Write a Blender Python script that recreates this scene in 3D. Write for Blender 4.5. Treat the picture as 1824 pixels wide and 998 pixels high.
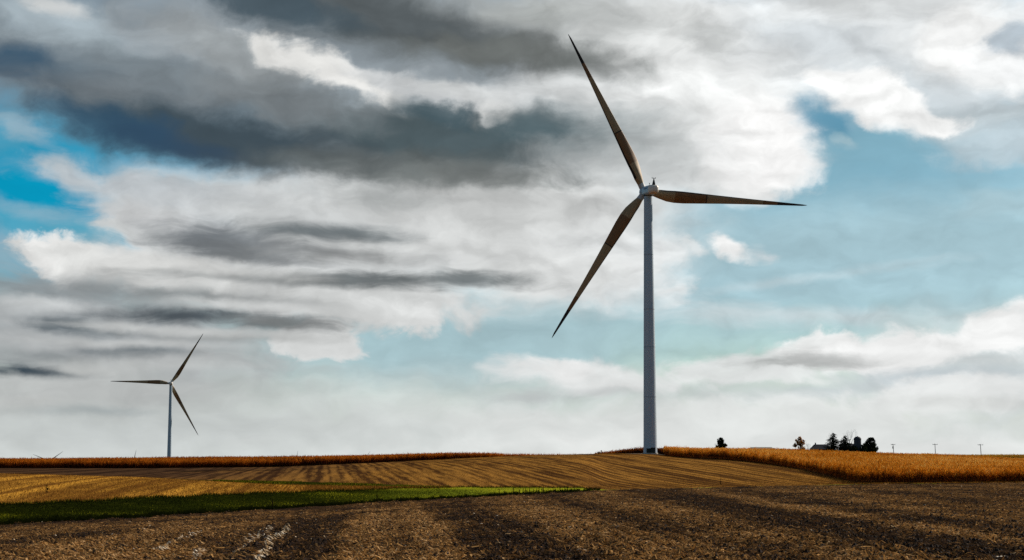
import bpy, math, random
import numpy as np
from mathutils import Matrix, Vector

for o in list(bpy.data.objects):
    bpy.data.objects.remove(o)
C = bpy.context.scene.collection
SC = bpy.context.scene
R = math.radians
rng = np.random.default_rng(7)
random.seed(7)

# ------------------------------------------------------------------ camera, world, sun, exposure
F = 2900.0                       # focal length in photo pixels (photo is 1824 x 998)
PIT = math.atan(313.0 / F)       # camera pitched up: horizon at row 812 of the photo
SP, CP = math.sin(PIT), math.cos(PIT)

cam = bpy.data.cameras.new('camera')
cam.lens = 36.0 * F / 1824.0
cam.sensor_width = 36.0
cam.clip_start = 0.2
cam.clip_end = 90000.0
camo = bpy.data.objects.new('camera', cam)
C.objects.link(camo)
camo.location = (0, 0, 0)
camo.rotation_euler = (R(90) + PIT, 0, 0)
SC.camera = camo

SUN_AZ, SUN_EL = 52.0, 29.0      # degrees right of the viewing direction, above the horizon
sun = bpy.data.lights.new('sun', 'SUN')
sun.energy = 4.4
sun.angle = R(0.5)
sun.color = (1.0, 0.90, 0.76)
suno = bpy.data.objects.new('sun', sun)
C.objects.link(suno)
sdir = Vector((math.sin(R(SUN_AZ)) * math.cos(R(SUN_EL)), math.cos(R(SUN_AZ)) * math.cos(R(SUN_EL)), math.sin(R(SUN_EL))))
suno.rotation_euler = sdir.to_track_quat('Z', 'Y').to_euler()

SC.view_settings.view_transform = 'Standard'
SC.view_settings.look = 'None'
EXPO = 0.5
SC.view_settings.exposure = EXPO
SC.view_settings.gamma = 1.0
SC.view_settings.use_curve_mapping = False
SC.render.engine = 'CYCLES'
SC.cycles.use_denoising = False
SC.cycles.max_bounces = 5
SC.cycles.transparent_max_bounces = 4
SKY_STRENGTH = 0.1
SKY_UNIT = SKY_STRENGTH * 2 ** EXPO      # what one display unit of cloud brightness is divided by


def lin(c):
    return tuple(((v / 255.0) / 12.92 if v / 255.0 <= 0.04045 else ((v / 255.0 + 0.055) / 1.055) ** 2.4) for v in c)


def dir_of(px, py):
    u, v = (px - 912.0) / F, (499.0 - py) / F
    d = Vector((u, CP - v * SP, SP + v * CP))
    return d.normalized()


def azel(px, py):
    d = dir_of(px, py)
    return math.degrees(math.atan2(d.x, d.y)), math.degrees(math.asin(d.z))


def build_world():
    w = bpy.data.worlds.new('World')
    SC.world = w
    w.use_nodes = True
    nt = w.node_tree
    N, L = nt.nodes, nt.links
    N.clear()
    tc = N.new('ShaderNodeTexCoord')
    sep = N.new('ShaderNodeSeparateXYZ')
    L.new(tc.outputs['Generated'], sep.inputs[0])

    def mth(op, a, b=None, c=None, clamp=False):
        n = N.new('ShaderNodeMath'); n.operation = op; n.use_clamp = clamp
        for i, s in enumerate((a, b, c)):
            if s is None: continue
            if isinstance(s, (int, float)): n.inputs[i].default_value = s
            else: L.new(s, n.inputs[i])
        return n.outputs[0]

    az = mth('MULTIPLY', mth('ARCTAN2', sep.outputs[0], sep.outputs[1]), 57.29578)
    el = mth('MULTIPLY', mth('ARCSINE', sep.outputs[2]), 57.29578)
    cmb = N.new('ShaderNodeCombineXYZ')
    L.new(az, cmb.inputs[0]); L.new(el, cmb.inputs[1])
    P0 = cmb.outputs[0]

    def noise(scale3, detail, rough=0.55, off=(0, 0, 0), src=P0, dist=0.0):
        m = N.new('ShaderNodeMapping'); m.vector_type = 'POINT'
        m.inputs['Location'].default_value = off
        m.inputs['Scale'].default_value = scale3
        L.new(src, m.inputs['Vector'])
        n = N.new('ShaderNodeTexNoise'); n.noise_dimensions = '2D'
        n.inputs['Scale'].default_value = 1.0
        n.inputs['Detail'].default_value = detail
        n.inputs['Roughness'].default_value = rough
        n.inputs['Distortion'].default_value = dist
        L.new(m.outputs[0], n.inputs['Vector'])
        return n

    def vwarp(src, nz, amp):
        s = N.new('ShaderNodeVectorMath'); s.operation = 'SUBTRACT'
        s.inputs[1].default_value = (0.5, 0.5, 0.5)
        L.new(nz.outputs['Color'], s.inputs[0])
        m = N.new('ShaderNodeVectorMath'); m.operation = 'MULTIPLY'
        m.inputs[1].default_value = amp
        L.new(s.outputs[0], m.inputs[0])
        a = N.new('ShaderNodeVectorMath'); a.operation = 'ADD'
        L.new(src, a.inputs[0]); L.new(m.outputs[0], a.inputs[1])
        return a.outputs[0]

    P1 = vwarp(P0, noise((0.30, 0.55, 1), 2.0, 0.5), (2.4, 1.1, 0))
    fine = noise((0.9, 1.3, 1), 5.0, 0.6, (31, 17, 0))
    P = vwarp(P1, fine, (0.8, 0.5, 0))                                            # billowing edges
    PS = vwarp(vwarp(P0, noise((0.22, 0.5, 1), 1.0, 0.5, (5, 40, 0)), (1.6, 0.30, 0)), fine, (1.6, 0.22, 0))   # wind-drawn streaks

    sky = N.new('ShaderNodeTexSky')
    sky.sky_type = 'NISHITA'
    sky.sun_disc = False
    sky.sun_elevation = R(SUN_EL)
    sky.sun_rotation = R(SUN_AZ)
    sky.altitude = 200.0
    sky.air_density = 1.0
    sky.dust_density = 1.2
    sky.ozone_density = 1.5
    tint = N.new('ShaderNodeMix'); tint.data_type = 'RGBA'; tint.blend_type = 'MULTIPLY'
    tint.inputs[0].default_value = 1.0
    L.new(sky.outputs[0], tint.inputs[6])
    tint.inputs[7].default_value = (0.53, 0.67, 0.67, 1)
    col = tint.outputs[2]

    def over(col, fac, rgb, a=None):
        n = N.new('ShaderNodeMix'); n.data_type = 'RGBA'; n.blend_type = 'MIX'
        n.clamp_factor = True
        L.new(fac, n.inputs[0]); L.new(col, n.inputs[6])
        c = lin(rgb)
        n.inputs[7].default_value = (c[0] / SKY_UNIT, c[1] / SKY_UNIT, c[2] / SKY_UNIT, 1)
        return n.outputs[2]

    def mrange(v, a, b, c, d, mode='SMOOTHSTEP'):
        n = N.new('ShaderNodeMapRange'); n.interpolation_type = mode
        L.new(v, n.inputs[0])
        for i, x in enumerate((a, b, c, d)): n.inputs[1 + i].default_value = x
        return n.outputs[0]

    # added cloud over the unseen rest of the dome, darkened to cut ambient light
    nz = noise((0.05, 0.11, 1), 6.0, 0.6, (3, 8, 0), P1)
    cover = mrange(nz.outputs[0], 0.44, 0.60, 0, 0.9)
    offv = mth('MAXIMUM', mrange(el, 18.5, 27.0, 0, 1), mrange(mth('ABSOLUTE', az), 19.5, 30.0, 0, 1))
    col = over(col, mth('MULTIPLY', cover, offv), (102, 111, 123))

    edge = mth('MULTIPLY', mth('SUBTRACT', noise((0.55, 0.85, 1), 8.0, 0.6, (12, 5, 0), P1).outputs[0], 0.5), 2.0)       # heaped edges
    wisp = mth('MULTIPLY', mth('SUBTRACT', noise((0.24, 1.5, 1), 7.0, 0.6, (2, 15, 0), P1).outputs[0], 0.5), 2.0)       # drawn-out edges

    # (x, y, rx, ry, tilt, rgb, opacity, softness): cloud bodies by bearing and height, far ones first
    for ci, (x, y, rx, ry, rot, rgb, a, s) in enumerate(CLOUDS):
        if ci % 8 == 0:      # keeps the shader's evaluation order sequential
            ma = N.new('ShaderNodeVectorMath'); ma.operation = 'MULTIPLY_ADD'
            L.new(col, ma.inputs[0]); ma.inputs[1].default_value = (1e-9, 1e-9, 1e-9); L.new(P, ma.inputs[2])
            PC = ma.outputs[0]
            mb_ = N.new('ShaderNodeVectorMath'); mb_.operation = 'MULTIPLY_ADD'
            L.new(col, mb_.inputs[0]); mb_.inputs[1].default_value = (1e-9, 1e-9, 1e-9); L.new(PS, mb_.inputs[2])
            PD = mb_.outputs[0]
        if s >= 0.6 and ry < 26: ry = ry * 1.18
        a0, e0 = azel(x, y)
        ra = abs(azel(x + rx, y)[0] - azel(x - rx, y)[0]) / 2
        re = abs(azel(x, y + ry)[1] - azel(x, y - ry)[1]) / 2
        m = N.new('ShaderNodeMapping'); m.vector_type = 'TEXTURE'
        m.inputs['Location'].default_value = (a0, e0, 0)
        m.inputs['Rotation'].default_value = (0, 0, -R(rot))
        m.inputs['Scale'].default_value = (ra, re, 1)
        L.new(PD if (s >= 0.6 and ry < 26) else PC, m.inputs['Vector'])
        ln = N.new('ShaderNodeVectorMath'); ln.operation = 'LENGTH'
        L.new(m.outputs[0], ln.inputs[0])
        thin = s >= 0.6 and ry < 26
        k = min(0.75, (0.42 if s < 0.6 else 0.30) / re)
        if thin: s, k = min(1.0, s * 1.3), k * 1.35
        elif s >= 0.6: s *= 0.85
        f = mrange(mth('MULTIPLY_ADD', wisp if thin else edge, k, ln.outputs['Value']), 1 + s, max(0.0, 1 - s), 0, a)
        col = over(col, f, rgb)

    # soft uneven density inside the clouds
    tex = noise((0.30, 0.75, 1), 4.0, 0.5, (9, 2, 0), P1)
    g = mrange(tex.outputs[0], 0.25, 0.75, 0.92, 1.07, 'LINEAR')
    # billows: density compared with the density a little nearer the sun
    n0 = noise((0.40, 0.85, 1), 4.0, 0.52, (4, 6, 0), P)
    n1 = noise((0.40, 0.85, 1), 4.0, 0.52, (4.16, 6.28, 0), P)
    rel = mth('SUBTRACT', n0.outputs[0], n1.outputs[0])
    sc_ = N.new('ShaderNodeSeparateColor'); L.new(col, sc_.inputs[0])
    sat = mth('DIVIDE', mth('SUBTRACT', sc_.outputs[2], sc_.outputs[0]), mth('MAXIMUM', sc_.outputs[2], 0.001))
    msk = mrange(sat, 0.15, 0.6, 1.0, 0.12, 'LINEAR')
    low = mrange(el, 1.0, 6.0, 0.3, 1.0, 'LINEAR')
    g = mth('MULTIPLY', g, mth('ADD', 1.0, mth('MULTIPLY', mth('MULTIPLY', rel, 0.62), mth('MULTIPLY', msk, low))))
    mul = N.new('ShaderNodeVectorMath'); mul.operation = 'SCALE'
    L.new(col, mul.inputs[0]); L.new(g, mul.inputs['Scale'])

    bg = N.new('ShaderNodeBackground')
    bg.inputs['Strength'].default_value = SKY_STRENGTH
    L.new(mul.outputs[0], bg.inputs['Color'])
    out = N.new('ShaderNodeOutputWorld')
    L.new(bg.outputs[0], out.inputs['Surface'])


CLOUDS = [
    # clear air: teal on the left, pale blue on the right, milky towards the horizon
    (60, 330, 260, 150, 0, (10, 148, 186), 0.95, 0.7),
    (1480, 260, 420, 200, 0, (120, 171, 192), 0.95, 0.8),
    (1500, 470, 700, 130, 0, (166, 197, 207), 0.95, 0.8),
    (800, 610, 420, 110, 0, (164, 192, 200), 0.9, 0.8),
    (912, 800, 2600, 110, 0, (212, 217, 215), 1.0, 0.8),
    (150, 720, 420, 90, 0, (188, 193, 192), 0.8, 0.8),
    (1790, 650, 260, 90, 0, (204, 212, 214), 0.95, 0.7),
    # bright mass, centre and right
    (850, 335, 370, 185, 8, (222, 224, 223), 1.0, 0.35),
    (1060, 470, 130, 70, 12, (224, 227, 227), 0.95, 0.35),
    (1180, 130, 330, 170, 0, (238, 240, 239), 1.0, 0.4),
    (1620, 70, 360, 120, 6, (226, 230, 231), 1.0, 0.35),
    (1340, 260, 130, 85, 0, (250, 251, 250), 1.0, 0.22),
    (1270, 310, 150, 45, 5, (232, 234, 233), 0.9, 0.4),
    (1660, 170, 200, 34, 14, (204, 212, 216), 0.8, 0.6),
    (1790, 235, 150, 45, 6, (196, 208, 213), 0.9, 0.5),
    (1560, 178, 135, 44, 20, (248, 249, 248), 1.0, 0.22),
    (1660, 212, 60, 20, 4, (246, 247, 246), 1.0, 0.3),
    (1468, 222, 62, 40, 24, (88, 148, 176), 0.9, 0.5),
    (1580, 268, 170, 34, 4, (132, 177, 195), 0.85, 0.6),
    (1340, 265, 110, 70, 0, (248, 248, 247), 1.0, 0.25),
    (1480, 80, 120, 30, 15, (206, 213, 217), 0.7, 0.7),
    (1730, 75, 100, 60, 20, (246, 247, 246), 0.95, 0.4),
    (1815, 70, 45, 30, 0, (178, 191, 201), 0.9, 0.4),
    (1790, 130, 60, 35, 30, (244, 246, 246), 0.9, 0.4),
    (1530, 10, 110, 22, 0, (196, 199, 199), 0.7, 0.8),
    # grey underside reaching into the bright mass
    (1080, 260, 190, 70, 5, (186, 190, 190), 0.9, 0.7),
    (1020, 222, 110, 46, 8, (136, 147, 150), 0.75, 0.9),
    (1050, 105, 130, 26, 8, (138, 142, 141), 0.85, 0.9),
    (1240, 60, 80, 24, 30, (176, 179, 178), 0.7, 0.7),
    (1100, 20, 120, 22, 8, (226, 228, 227), 0.8, 0.6),
    # left lower mass
    (450, 430, 440, 115, 4, (204, 207, 207), 1.0, 0.35),
    (600, 535, 260, 46, 3, (208, 210, 209), 1.0, 0.3),
    (720, 565, 70, 26, 6, (216, 218, 217), 1.0, 0.25),
    (190, 600, 300, 84, 4, (168, 171, 173), 0.95, 0.5),
    (570, 610, 85, 27, 6, (212, 214, 213), 1.0, 0.22),
    (80, 690, 300, 40, 2, (182, 185, 184), 0.8, 0.7),
    (820, 400, 260, 60, 0, (206, 208, 207), 0.9, 0.6),
    (960, 480, 160, 40, 0, (218, 220, 219), 0.9, 0.5),
    # blue gap on the left and the bright heads round it
    (70, 345, 115, 55, 12, (8, 150, 188), 1.0, 0.35),
    (60, 400, 130, 30, 10, (60, 160, 190), 0.9, 0.5),
    (150, 418, 60, 16, 12, (86, 158, 182), 0.7, 0.6),
    (60, 378, 70, 9, 8, (150, 180, 196), 0.6, 0.8),
    (20, 250, 30, 25, 0, (80, 160, 190), 0.8, 0.6),
    (30, 225, 45, 14, 20, (160, 182, 194), 0.7, 0.7),
    (120, 298, 48, 20, 10, (188, 198, 204), 0.9, 0.6),
    (110, 462, 95, 32, 14, (232, 232, 230), 1.0, 0.22),
    (240, 482, 200, 32, 8, (218, 219, 217), 1.0, 0.35),
    (20, 460, 35, 18, 0, (150, 178, 190), 0.6, 0.7),
    # upper left, dark banks with a bright band between
    (560, 60, 420, 110, 10, (150, 157, 161), 0.9, 0.6),
    (900, 30, 260, 60, 4, (176, 180, 179), 0.85, 0.7),
    (230, 120, 400, 120, 6, (122, 133, 140), 1.0, 0.5),
    (110, 35, 150, 40, 10, (164, 177, 184), 0.9, 0.6),
    (110, 12, 40, 12, 10, (212, 214, 213), 0.8, 0.8),
    (30, 112, 90, 36, 6, (50, 82, 106), 0.85, 0.7),
    (130, 130, 60, 22, 0, (76, 97, 112), 0.6, 0.8),
    (350, 65, 140, 45, 10, (150, 159, 165), 0.9, 0.6),
    (420, 95, 170, 40, 18, (160, 166, 168), 0.8, 0.7),
    (180, 160, 150, 22, 4, (112, 119, 124), 0.7, 0.8),
    (710, 40, 300, 62, 12, (88, 95, 98), 1.0, 0.75),
    (470, 8, 150, 26, 10, (70, 86, 96), 0.9, 0.7),
    (880, 92, 170, 26, 4, (106, 110, 108), 0.85, 0.8),
    (950, 30, 70, 30, 10, (170, 174, 172), 0.7, 0.8),
    (760, 250, 260, 60, 4, (78, 92, 97), 1.0, 0.65),
    (400, 250, 290, 52, 8, (66, 80, 89), 1.0, 0.6),
    (190, 222, 120, 30, 14, (44, 78, 102), 0.75, 0.8),
    (290, 250, 100, 26, 12, (50, 74, 98), 0.6, 0.7),
    (470, 170, 160, 30, 10, (118, 124, 127), 0.8, 0.7),
    (590, 128, 125, 25, 20, (230, 230, 227), 1.0, 0.45),
    (510, 108, 45, 22, 20, (222, 222, 219), 0.9, 0.5),
    (740, 158, 120, 18, 14, (204, 207, 208), 0.9, 0.5),
    (850, 172, 110, 22, 12, (214, 217, 217), 0.9, 0.5),
    (892, 200, 34, 18, 0, (226, 227, 225), 1.0, 0.45),
    (970, 165, 120, 20, -6, (212, 215, 215), 0.8, 0.6),
    (780, 205, 60, 20, 10, (70, 89, 97), 0.9, 0.5),
    (960, 222, 75, 34, 0, (74, 94, 101), 0.85, 0.75),
    (720, 300, 240, 34, 2, (98, 104, 104), 0.8, 0.7),
    (860, 320, 150, 26, 0, (112, 117, 116), 0.7, 0.8),
    # light shelf under the dark bank
    (300, 350, 200, 24, 8, (188, 194, 198), 0.9, 0.7),
    (260, 390, 90, 18, 12, (202, 204, 205), 0.8, 0.7),
    (520, 382, 190, 22, 4, (200, 203, 203), 0.85, 0.7),
    (900, 370, 200, 28, 0, (196, 198, 197), 0.8, 0.7),
    (680, 350, 90, 18, 0, (150, 155, 155), 0.6, 0.8),
    # dark streaks, left
    (590, 416, 125, 13, 3, (98, 107, 111), 0.9, 0.7),
    (430, 436, 150, 20, 6, (106, 112, 117), 0.95, 0.6),
    (470, 452, 70, 10, 3, (84, 92, 98), 0.8, 0.7),
    (560, 455, 120, 14, 3, (150, 152, 152), 0.7, 0.8),
    (600, 498, 260, 11, 1, (98, 104, 106), 0.95, 0.6),
    (820, 494, 80, 9, 0, (108, 115, 117), 0.85, 0.7),
    (340, 470, 160, 10, 6, (210, 211, 209), 0.7, 0.7),
    (120, 515, 150, 18, 4, (140, 146, 149), 0.85, 0.7),
    (360, 530, 190, 13, 4, (138, 142, 143), 0.85, 0.7),
    (330, 563, 185, 13, 3, (80, 88, 94), 1.0, 0.6),
    (470, 575, 90, 8, 2, (128, 131, 131), 0.8, 0.7),
    (100, 578, 70, 13, 8, (60, 76, 86), 1.0, 0.6),
    (170, 590, 60, 10, 6, (112, 120, 124), 0.7, 0.8),
    (430, 600, 130, 8, 0, (156, 158, 157), 0.8, 0.8),
    (235, 627, 80, 8, 0, (104, 114, 120), 0.95, 0.7),
    (85, 636, 80, 8, 2, (136, 142, 144), 0.8, 0.8),
    (40, 659, 90, 9, 2, (60, 74, 84), 1.0, 0.6),
    (160, 655, 40, 6, 2, (196, 198, 196), 0.7, 0.8),
    (330, 640, 120, 10, 0, (186, 188, 187), 0.6, 0.8),
    (160, 731, 90, 7, 0, (162, 170, 171), 0.8, 0.8),
    (50, 712, 50, 10, 0, (194, 196, 194), 0.6, 0.8),
    (60, 540, 110, 8, 2, (204, 207, 207), 0.8, 0.8),
    (300, 588, 210, 6, 2, (196, 198, 197), 0.8, 0.8),
    (480, 548, 170, 8, 2, (208, 210, 209), 0.8, 0.8),
    (250, 613, 170, 6, 1, (192, 194, 193), 0.7, 0.8),
    (350, 505, 170, 9, 3, (202, 204, 203), 0.7, 0.8),
    (130, 690, 220, 13, 2, (190, 193, 192), 0.7, 0.8),
    (300, 652, 200, 7, 0, (186, 189, 188), 0.7, 0.8),
    (40, 555, 60, 12, 0, (192, 196, 197), 0.7, 0.7),
    (60, 610, 90, 10, 0, (192, 195, 195), 0.6, 0.8),
    # small clouds and veils, right
    (1170, 440, 70, 24, 4, (226, 229, 229), 0.85, 0.6),
    (1225, 432, 36, 13, 34, (226, 232, 233), 0.85, 0.55),
    (1312, 446, 44, 18, 14, (242, 243, 242), 1.0, 0.5),
    (1345, 458, 26, 10, 6, (214, 224, 228), 0.8, 0.8),
    (1370, 562, 260, 14, 3, (208, 218, 221), 0.7, 0.7),
    (1195, 518, 26, 20, 20, (228, 231, 231), 0.8, 0.6),
    (1420, 500, 190, 7, -7, (190, 208, 214), 0.6, 0.9),
    (1780, 262, 100, 30, -4, (186, 203, 211), 0.8, 0.6),
    (1800, 365, 110, 24, 0, (170, 198, 207), 0.7, 0.8),
    (1493, 252, 20, 8, 20, (168, 196, 206), 0.7, 0.7),
    # low banks, right
    (1500, 695, 520, 30, -2, (198, 208, 211), 0.5, 0.7),
    (1060, 672, 170, 34, 6, (224, 226, 225), 0.95, 0.4),
    (990, 652, 50, 20, 0, (228, 229, 228), 0.9, 0.4),
    (1330, 655, 170, 30, -8, (224, 227, 226), 0.95, 0.4),
    (1610, 622, 190, 34, -3, (240, 241, 240), 1.0, 0.3),
    (1470, 606, 55, 20, 0, (240, 241, 240), 0.95, 0.3),
    (1800, 590, 80, 46, -14, (244, 245, 244), 1.0, 0.3),
    (1460, 646, 110, 10, 2, (172, 175, 174), 0.95, 0.6),
    (1430, 630, 30, 14, 0, (186, 188, 187), 0.7, 0.7),
    (1620, 642, 120, 9, 0, (222, 223, 222), 0.7, 0.8),
    (1410, 672, 70, 12, 2, (224, 227, 226), 0.9, 0.5),
    (1660, 672, 150, 12, -3, (196, 205, 209), 0.85, 0.6),
    (1480, 700, 130, 10, -3, (200, 208, 211), 0.7, 0.7),
    (1680, 705, 200, 28, -4, (230, 232, 231), 0.95, 0.4),
    (1700, 715, 110, 9, 0, (204, 206, 204), 0.8, 0.7),
    (945, 706, 55, 8, 2, (186, 191, 191), 0.85, 0.7),
    (1050, 697, 60, 5, 2, (198, 202, 202), 0.7, 0.8),
    (1430, 745, 300, 34, -4, (226, 229, 227), 0.9, 0.5),
    (1070, 755, 250, 34, 0, (220, 223, 221), 0.8, 0.6),
    (1500, 800, 700, 26, 0, (228, 230, 228), 0.8, 0.8),
]
build_world()

# ------------------------------------------------------------------ helpers


def tag(o, label=None, cat=None, group=None, kind=None):
    if label: o['label'] = label
    if cat: o['category'] = cat
    if group: o['group'] = group
    if kind: o['kind'] = kind
    return o


def empty(name, loc=(0, 0, 0), rz=0.0):
    o = bpy.data.objects.new(name, None)
    o.empty_display_size = 0.5
    o.location = loc
    o.rotation_euler = (0, 0, rz)
    C.objects.link(o)
    return o


def link_mesh(name, me, parent=None):
    o = bpy.data.objects.new(name, me)
    C.objects.link(o)
    if parent: o.parent = parent
    return o


def np_mesh(name, V, Q, mats, parent=None, midx=None, attrs=None, smooth=False):
    """V (n,3), Q (m,3|4)"""
    me = bpy.data.meshes.new(name)
    V = np.asarray(V, np.float32); Q = np.asarray(Q, np.int32)
    k = Q.shape[1]
    me.vertices.add(len(V)); me.vertices.foreach_set('co', V.ravel())
    me.loops.add(Q.size); me.loops.foreach_set('vertex_index', Q.ravel())
    me.polygons.add(len(Q))
    me.polygons.foreach_set('loop_start', np.arange(0, Q.size, k, dtype=np.int32))
    me.polygons.foreach_set('loop_total', np.full(len(Q), k, np.int32))
    if midx is not None: me.polygons.foreach_set('material_index', np.asarray(midx, np.int32))
    me.polygons.foreach_set('use_smooth', np.full(len(Q), smooth))
    for m in (mats if isinstance(mats, (list, tuple)) else [mats]): me.materials.append(m)
    if attrs:
        for an, av in attrs.items():
            a = me.attributes.new(an, 'FLOAT', 'POINT')
            a.data.foreach_set('value', np.asarray(av, np.float32))
    me.update(calc_edges=True)
    return link_mesh(name, me, parent)


class MB:
    """collects shapes into one mesh"""
    def __init__(s): s.v = []; s.f = []; s.m = []

    def add(s, vs, fs, mi=0):
        b = len(s.v); s.v += [tuple(v) for v in vs]
        s.f += [tuple(i + b for i in f) for f in fs]; s.m += [mi] * len(fs)

    def box(s, c, d, mi=0, M=None):
        x, y, z = d[0] / 2, d[1] / 2, d[2] / 2
        vs = [Vector((c[0] + i * x, c[1] + j * y, c[2] + k * z)) for i in (-1, 1) for j in (-1, 1) for k in (-1, 1)]
        if M: vs = [M @ v for v in vs]
        s.add(vs, [(0, 1, 3, 2), (4, 6, 7, 5), (0, 4, 5, 1), (2, 3, 7, 6), (0, 2, 6, 4), (1, 5, 7, 3)], mi)

    def tube(s, pts, rad, n=6, mi=0, cap=True):
        pts = [Vector(p) for p in pts]; rings = []
        for i, p in enumerate(pts):
            t = (pts[min(i + 1, len(pts) - 1)] - pts[max(i - 1, 0)]).normalized()
            a = t.orthogonal().normalized() if abs(t.z) < 0.95 else Vector((1, 0, 0))
            a = (a - t * a.dot(t)).normalized(); b = t.cross(a)
            r = rad[i] if isinstance(rad, (list, tuple)) else rad
            rings.append([p + (a * math.cos(2 * math.pi * k / n) + b * math.sin(2 * math.pi * k / n)) * r for k in range(n)])
        s.loft(rings, mi, cap)

    def loft(s, rings, mi=0, cap=True, mis=None):
        n = len(rings[0]); vs = [v for r in rings for v in r]; b = len(s.v)
        s.v += [tuple(v) for v in vs]
        for i in range(len(rings) - 1):
            for k in range(n):
                s.f.append((b + i * n + k, b + i * n + (k + 1) % n, b + (i + 1) * n + (k + 1) % n, b + (i + 1) * n + k))
                s.m.append(mis[i] if mis else mi)
        if cap:
            s.f.append(tuple(b + k for k in range(n))[::-1]); s.m.append(mis[0] if mis else mi)
            s.f.append(tuple(b + (len(rings) - 1) * n + k for k in range(n))); s.m.append(mis[-1] if mis else mi)

    def build(s, name, mats, parent=None, smooth=False):
        me = bpy.data.meshes.new(name)
        me.from_pydata(s.v, [], s.f)
        for m in (mats if isinstance(mats, (list, tuple)) else [mats]): me.materials.append(m)
        me.polygons.foreach_set('material_index', s.m)
        me.polygons.foreach_set('use_smooth', [smooth] * len(s.f))
        me.update()
        return link_mesh(name, me, parent)


def copy_tree(o, parent=None):
    c = o.copy(); C.objects.link(c)
    if parent: c.parent = parent
    for ch in list(o.children): copy_tree(ch, c)
    return c


# ------------------------------------------------------------------ materials


class NT:
    def __init__(s, name):
        s.mat = bpy.data.materials.new(name); s.mat.use_nodes = True
        s.t = s.mat.node_tree; s.N = s.t.nodes; s.L = s.t.links; s.N.clear()
        s.out = s.N.new('ShaderNodeOutputMaterial')

    def n(s, typ, **kw):
        x = s.N.new(typ)
        for k, v in kw.items(): setattr(x, k, v)
        return x

    def set(s, sock, v):
        if hasattr(v, 'node'): s.L.new(v, sock)
        else:
            if isinstance(v, tuple) and len(v) == 3 and sock.type == 'RGBA': v = v + (1,)
            sock.default_value = v

    def noise(s, vec, scale, detail=4, rough=0.55, dist=0.0):
        x = s.n('ShaderNodeTexNoise'); s.set(x.inputs['Vector'], vec)
        s.set(x.inputs['Scale'], scale); s.set(x.inputs['Detail'], detail); s.set(x.inputs['Roughness'], rough); s.set(x.inputs['Distortion'], dist)
        return x.outputs[0]

    def math(s, op, a, b=0.0, clamp=False):
        x = s.n('ShaderNodeMath', operation=op, use_clamp=clamp); s.set(x.inputs[0], a); s.set(x.inputs[1], b); return x.outputs[0]

    def rng(s, v, a, b, c=0.0, d=1.0, mode='LINEAR'):
        x = s.n('ShaderNodeMapRange', interpolation_type=mode)
        for i, q in enumerate((v, a, b, c, d)): s.set(x.inputs[i], q)
        return x.outputs[0]

    def mix(s, f, a, b, blend='MIX'):
        x = s.n('ShaderNodeMix', data_type='RGBA', blend_type=blend)
        s.set(x.inputs[0], f); s.set(x.inputs[6], a); s.set(x.inputs[7], b); return x.outputs[2]

    def map(s, vec, scale=(1, 1, 1), rot=(0, 0, 0), loc=(0, 0, 0)):
        x = s.n('ShaderNodeMapping'); s.set(x.inputs['Vector'], vec); s.set(x.inputs['Scale'], scale); s.set(x.inputs['Rotation'], rot); s.set(x.inputs['Location'], loc)
        return x.outputs[0]

    def pos(s): return s.n('ShaderNodeNewGeometry').outputs['Position']

    def obj(s): return s.n('ShaderNodeTexCoord').outputs['Object']

    def attr(s, nm):
        x = s.n('ShaderNodeAttribute', attribute_name=nm); return x.outputs['Fac']

    def bump(s, h, strength=0.5, dist=0.1):
        x = s.n('ShaderNodeBump'); s.set(x.inputs['Height'], h); s.set(x.inputs['Strength'], strength); s.set(x.inputs['Distance'], dist); return x.outputs[0]

    def bsdf(s, col, rough=0.8, normal=None, spec=0.3, metal=0.0):
        x = s.n('ShaderNodeBsdfPrincipled'); s.set(x.inputs['Base Color'], col); s.set(x.inputs['Roughness'], rough)
        s.set(x.inputs['Specular IOR Level'], spec); s.set(x.inputs['Metallic'], metal)
        if normal: s.set(x.inputs['Normal'], normal)
        s.L.new(x.outputs[0], s.out.inputs[0]); return x

    def leafy(s, col, tcol, tf=0.45):
        d = s.n('ShaderNodeBsdfDiffuse'); s.set(d.inputs[0], col)
        t = s.n('ShaderNodeBsdfTranslucent'); s.set(t.inputs[0], tcol)
        m = s.n('ShaderNodeMixShader'); s.set(m.inputs[0], tf)
        s.L.new(d.outputs[0], m.inputs[1]); s.L.new(t.outputs[0], m.inputs[2]); s.L.new(m.outputs[0], s.out.inputs[0])

    def ramp(s, f, stops):
        x = s.n('ShaderNodeValToRGB'); e = x.color_ramp.elements
        while len(e) < len(stops): e.new(0.5)
        for el_, (p, c) in zip(e, stops): el_.position = p; el_.color = tuple(c) + (1,)
        s.set(x.inputs[0], f); return x.outputs[0]


ROW = R(-6.5)        # bearing of the crop rows (all the fields are drilled the same way)


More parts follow.
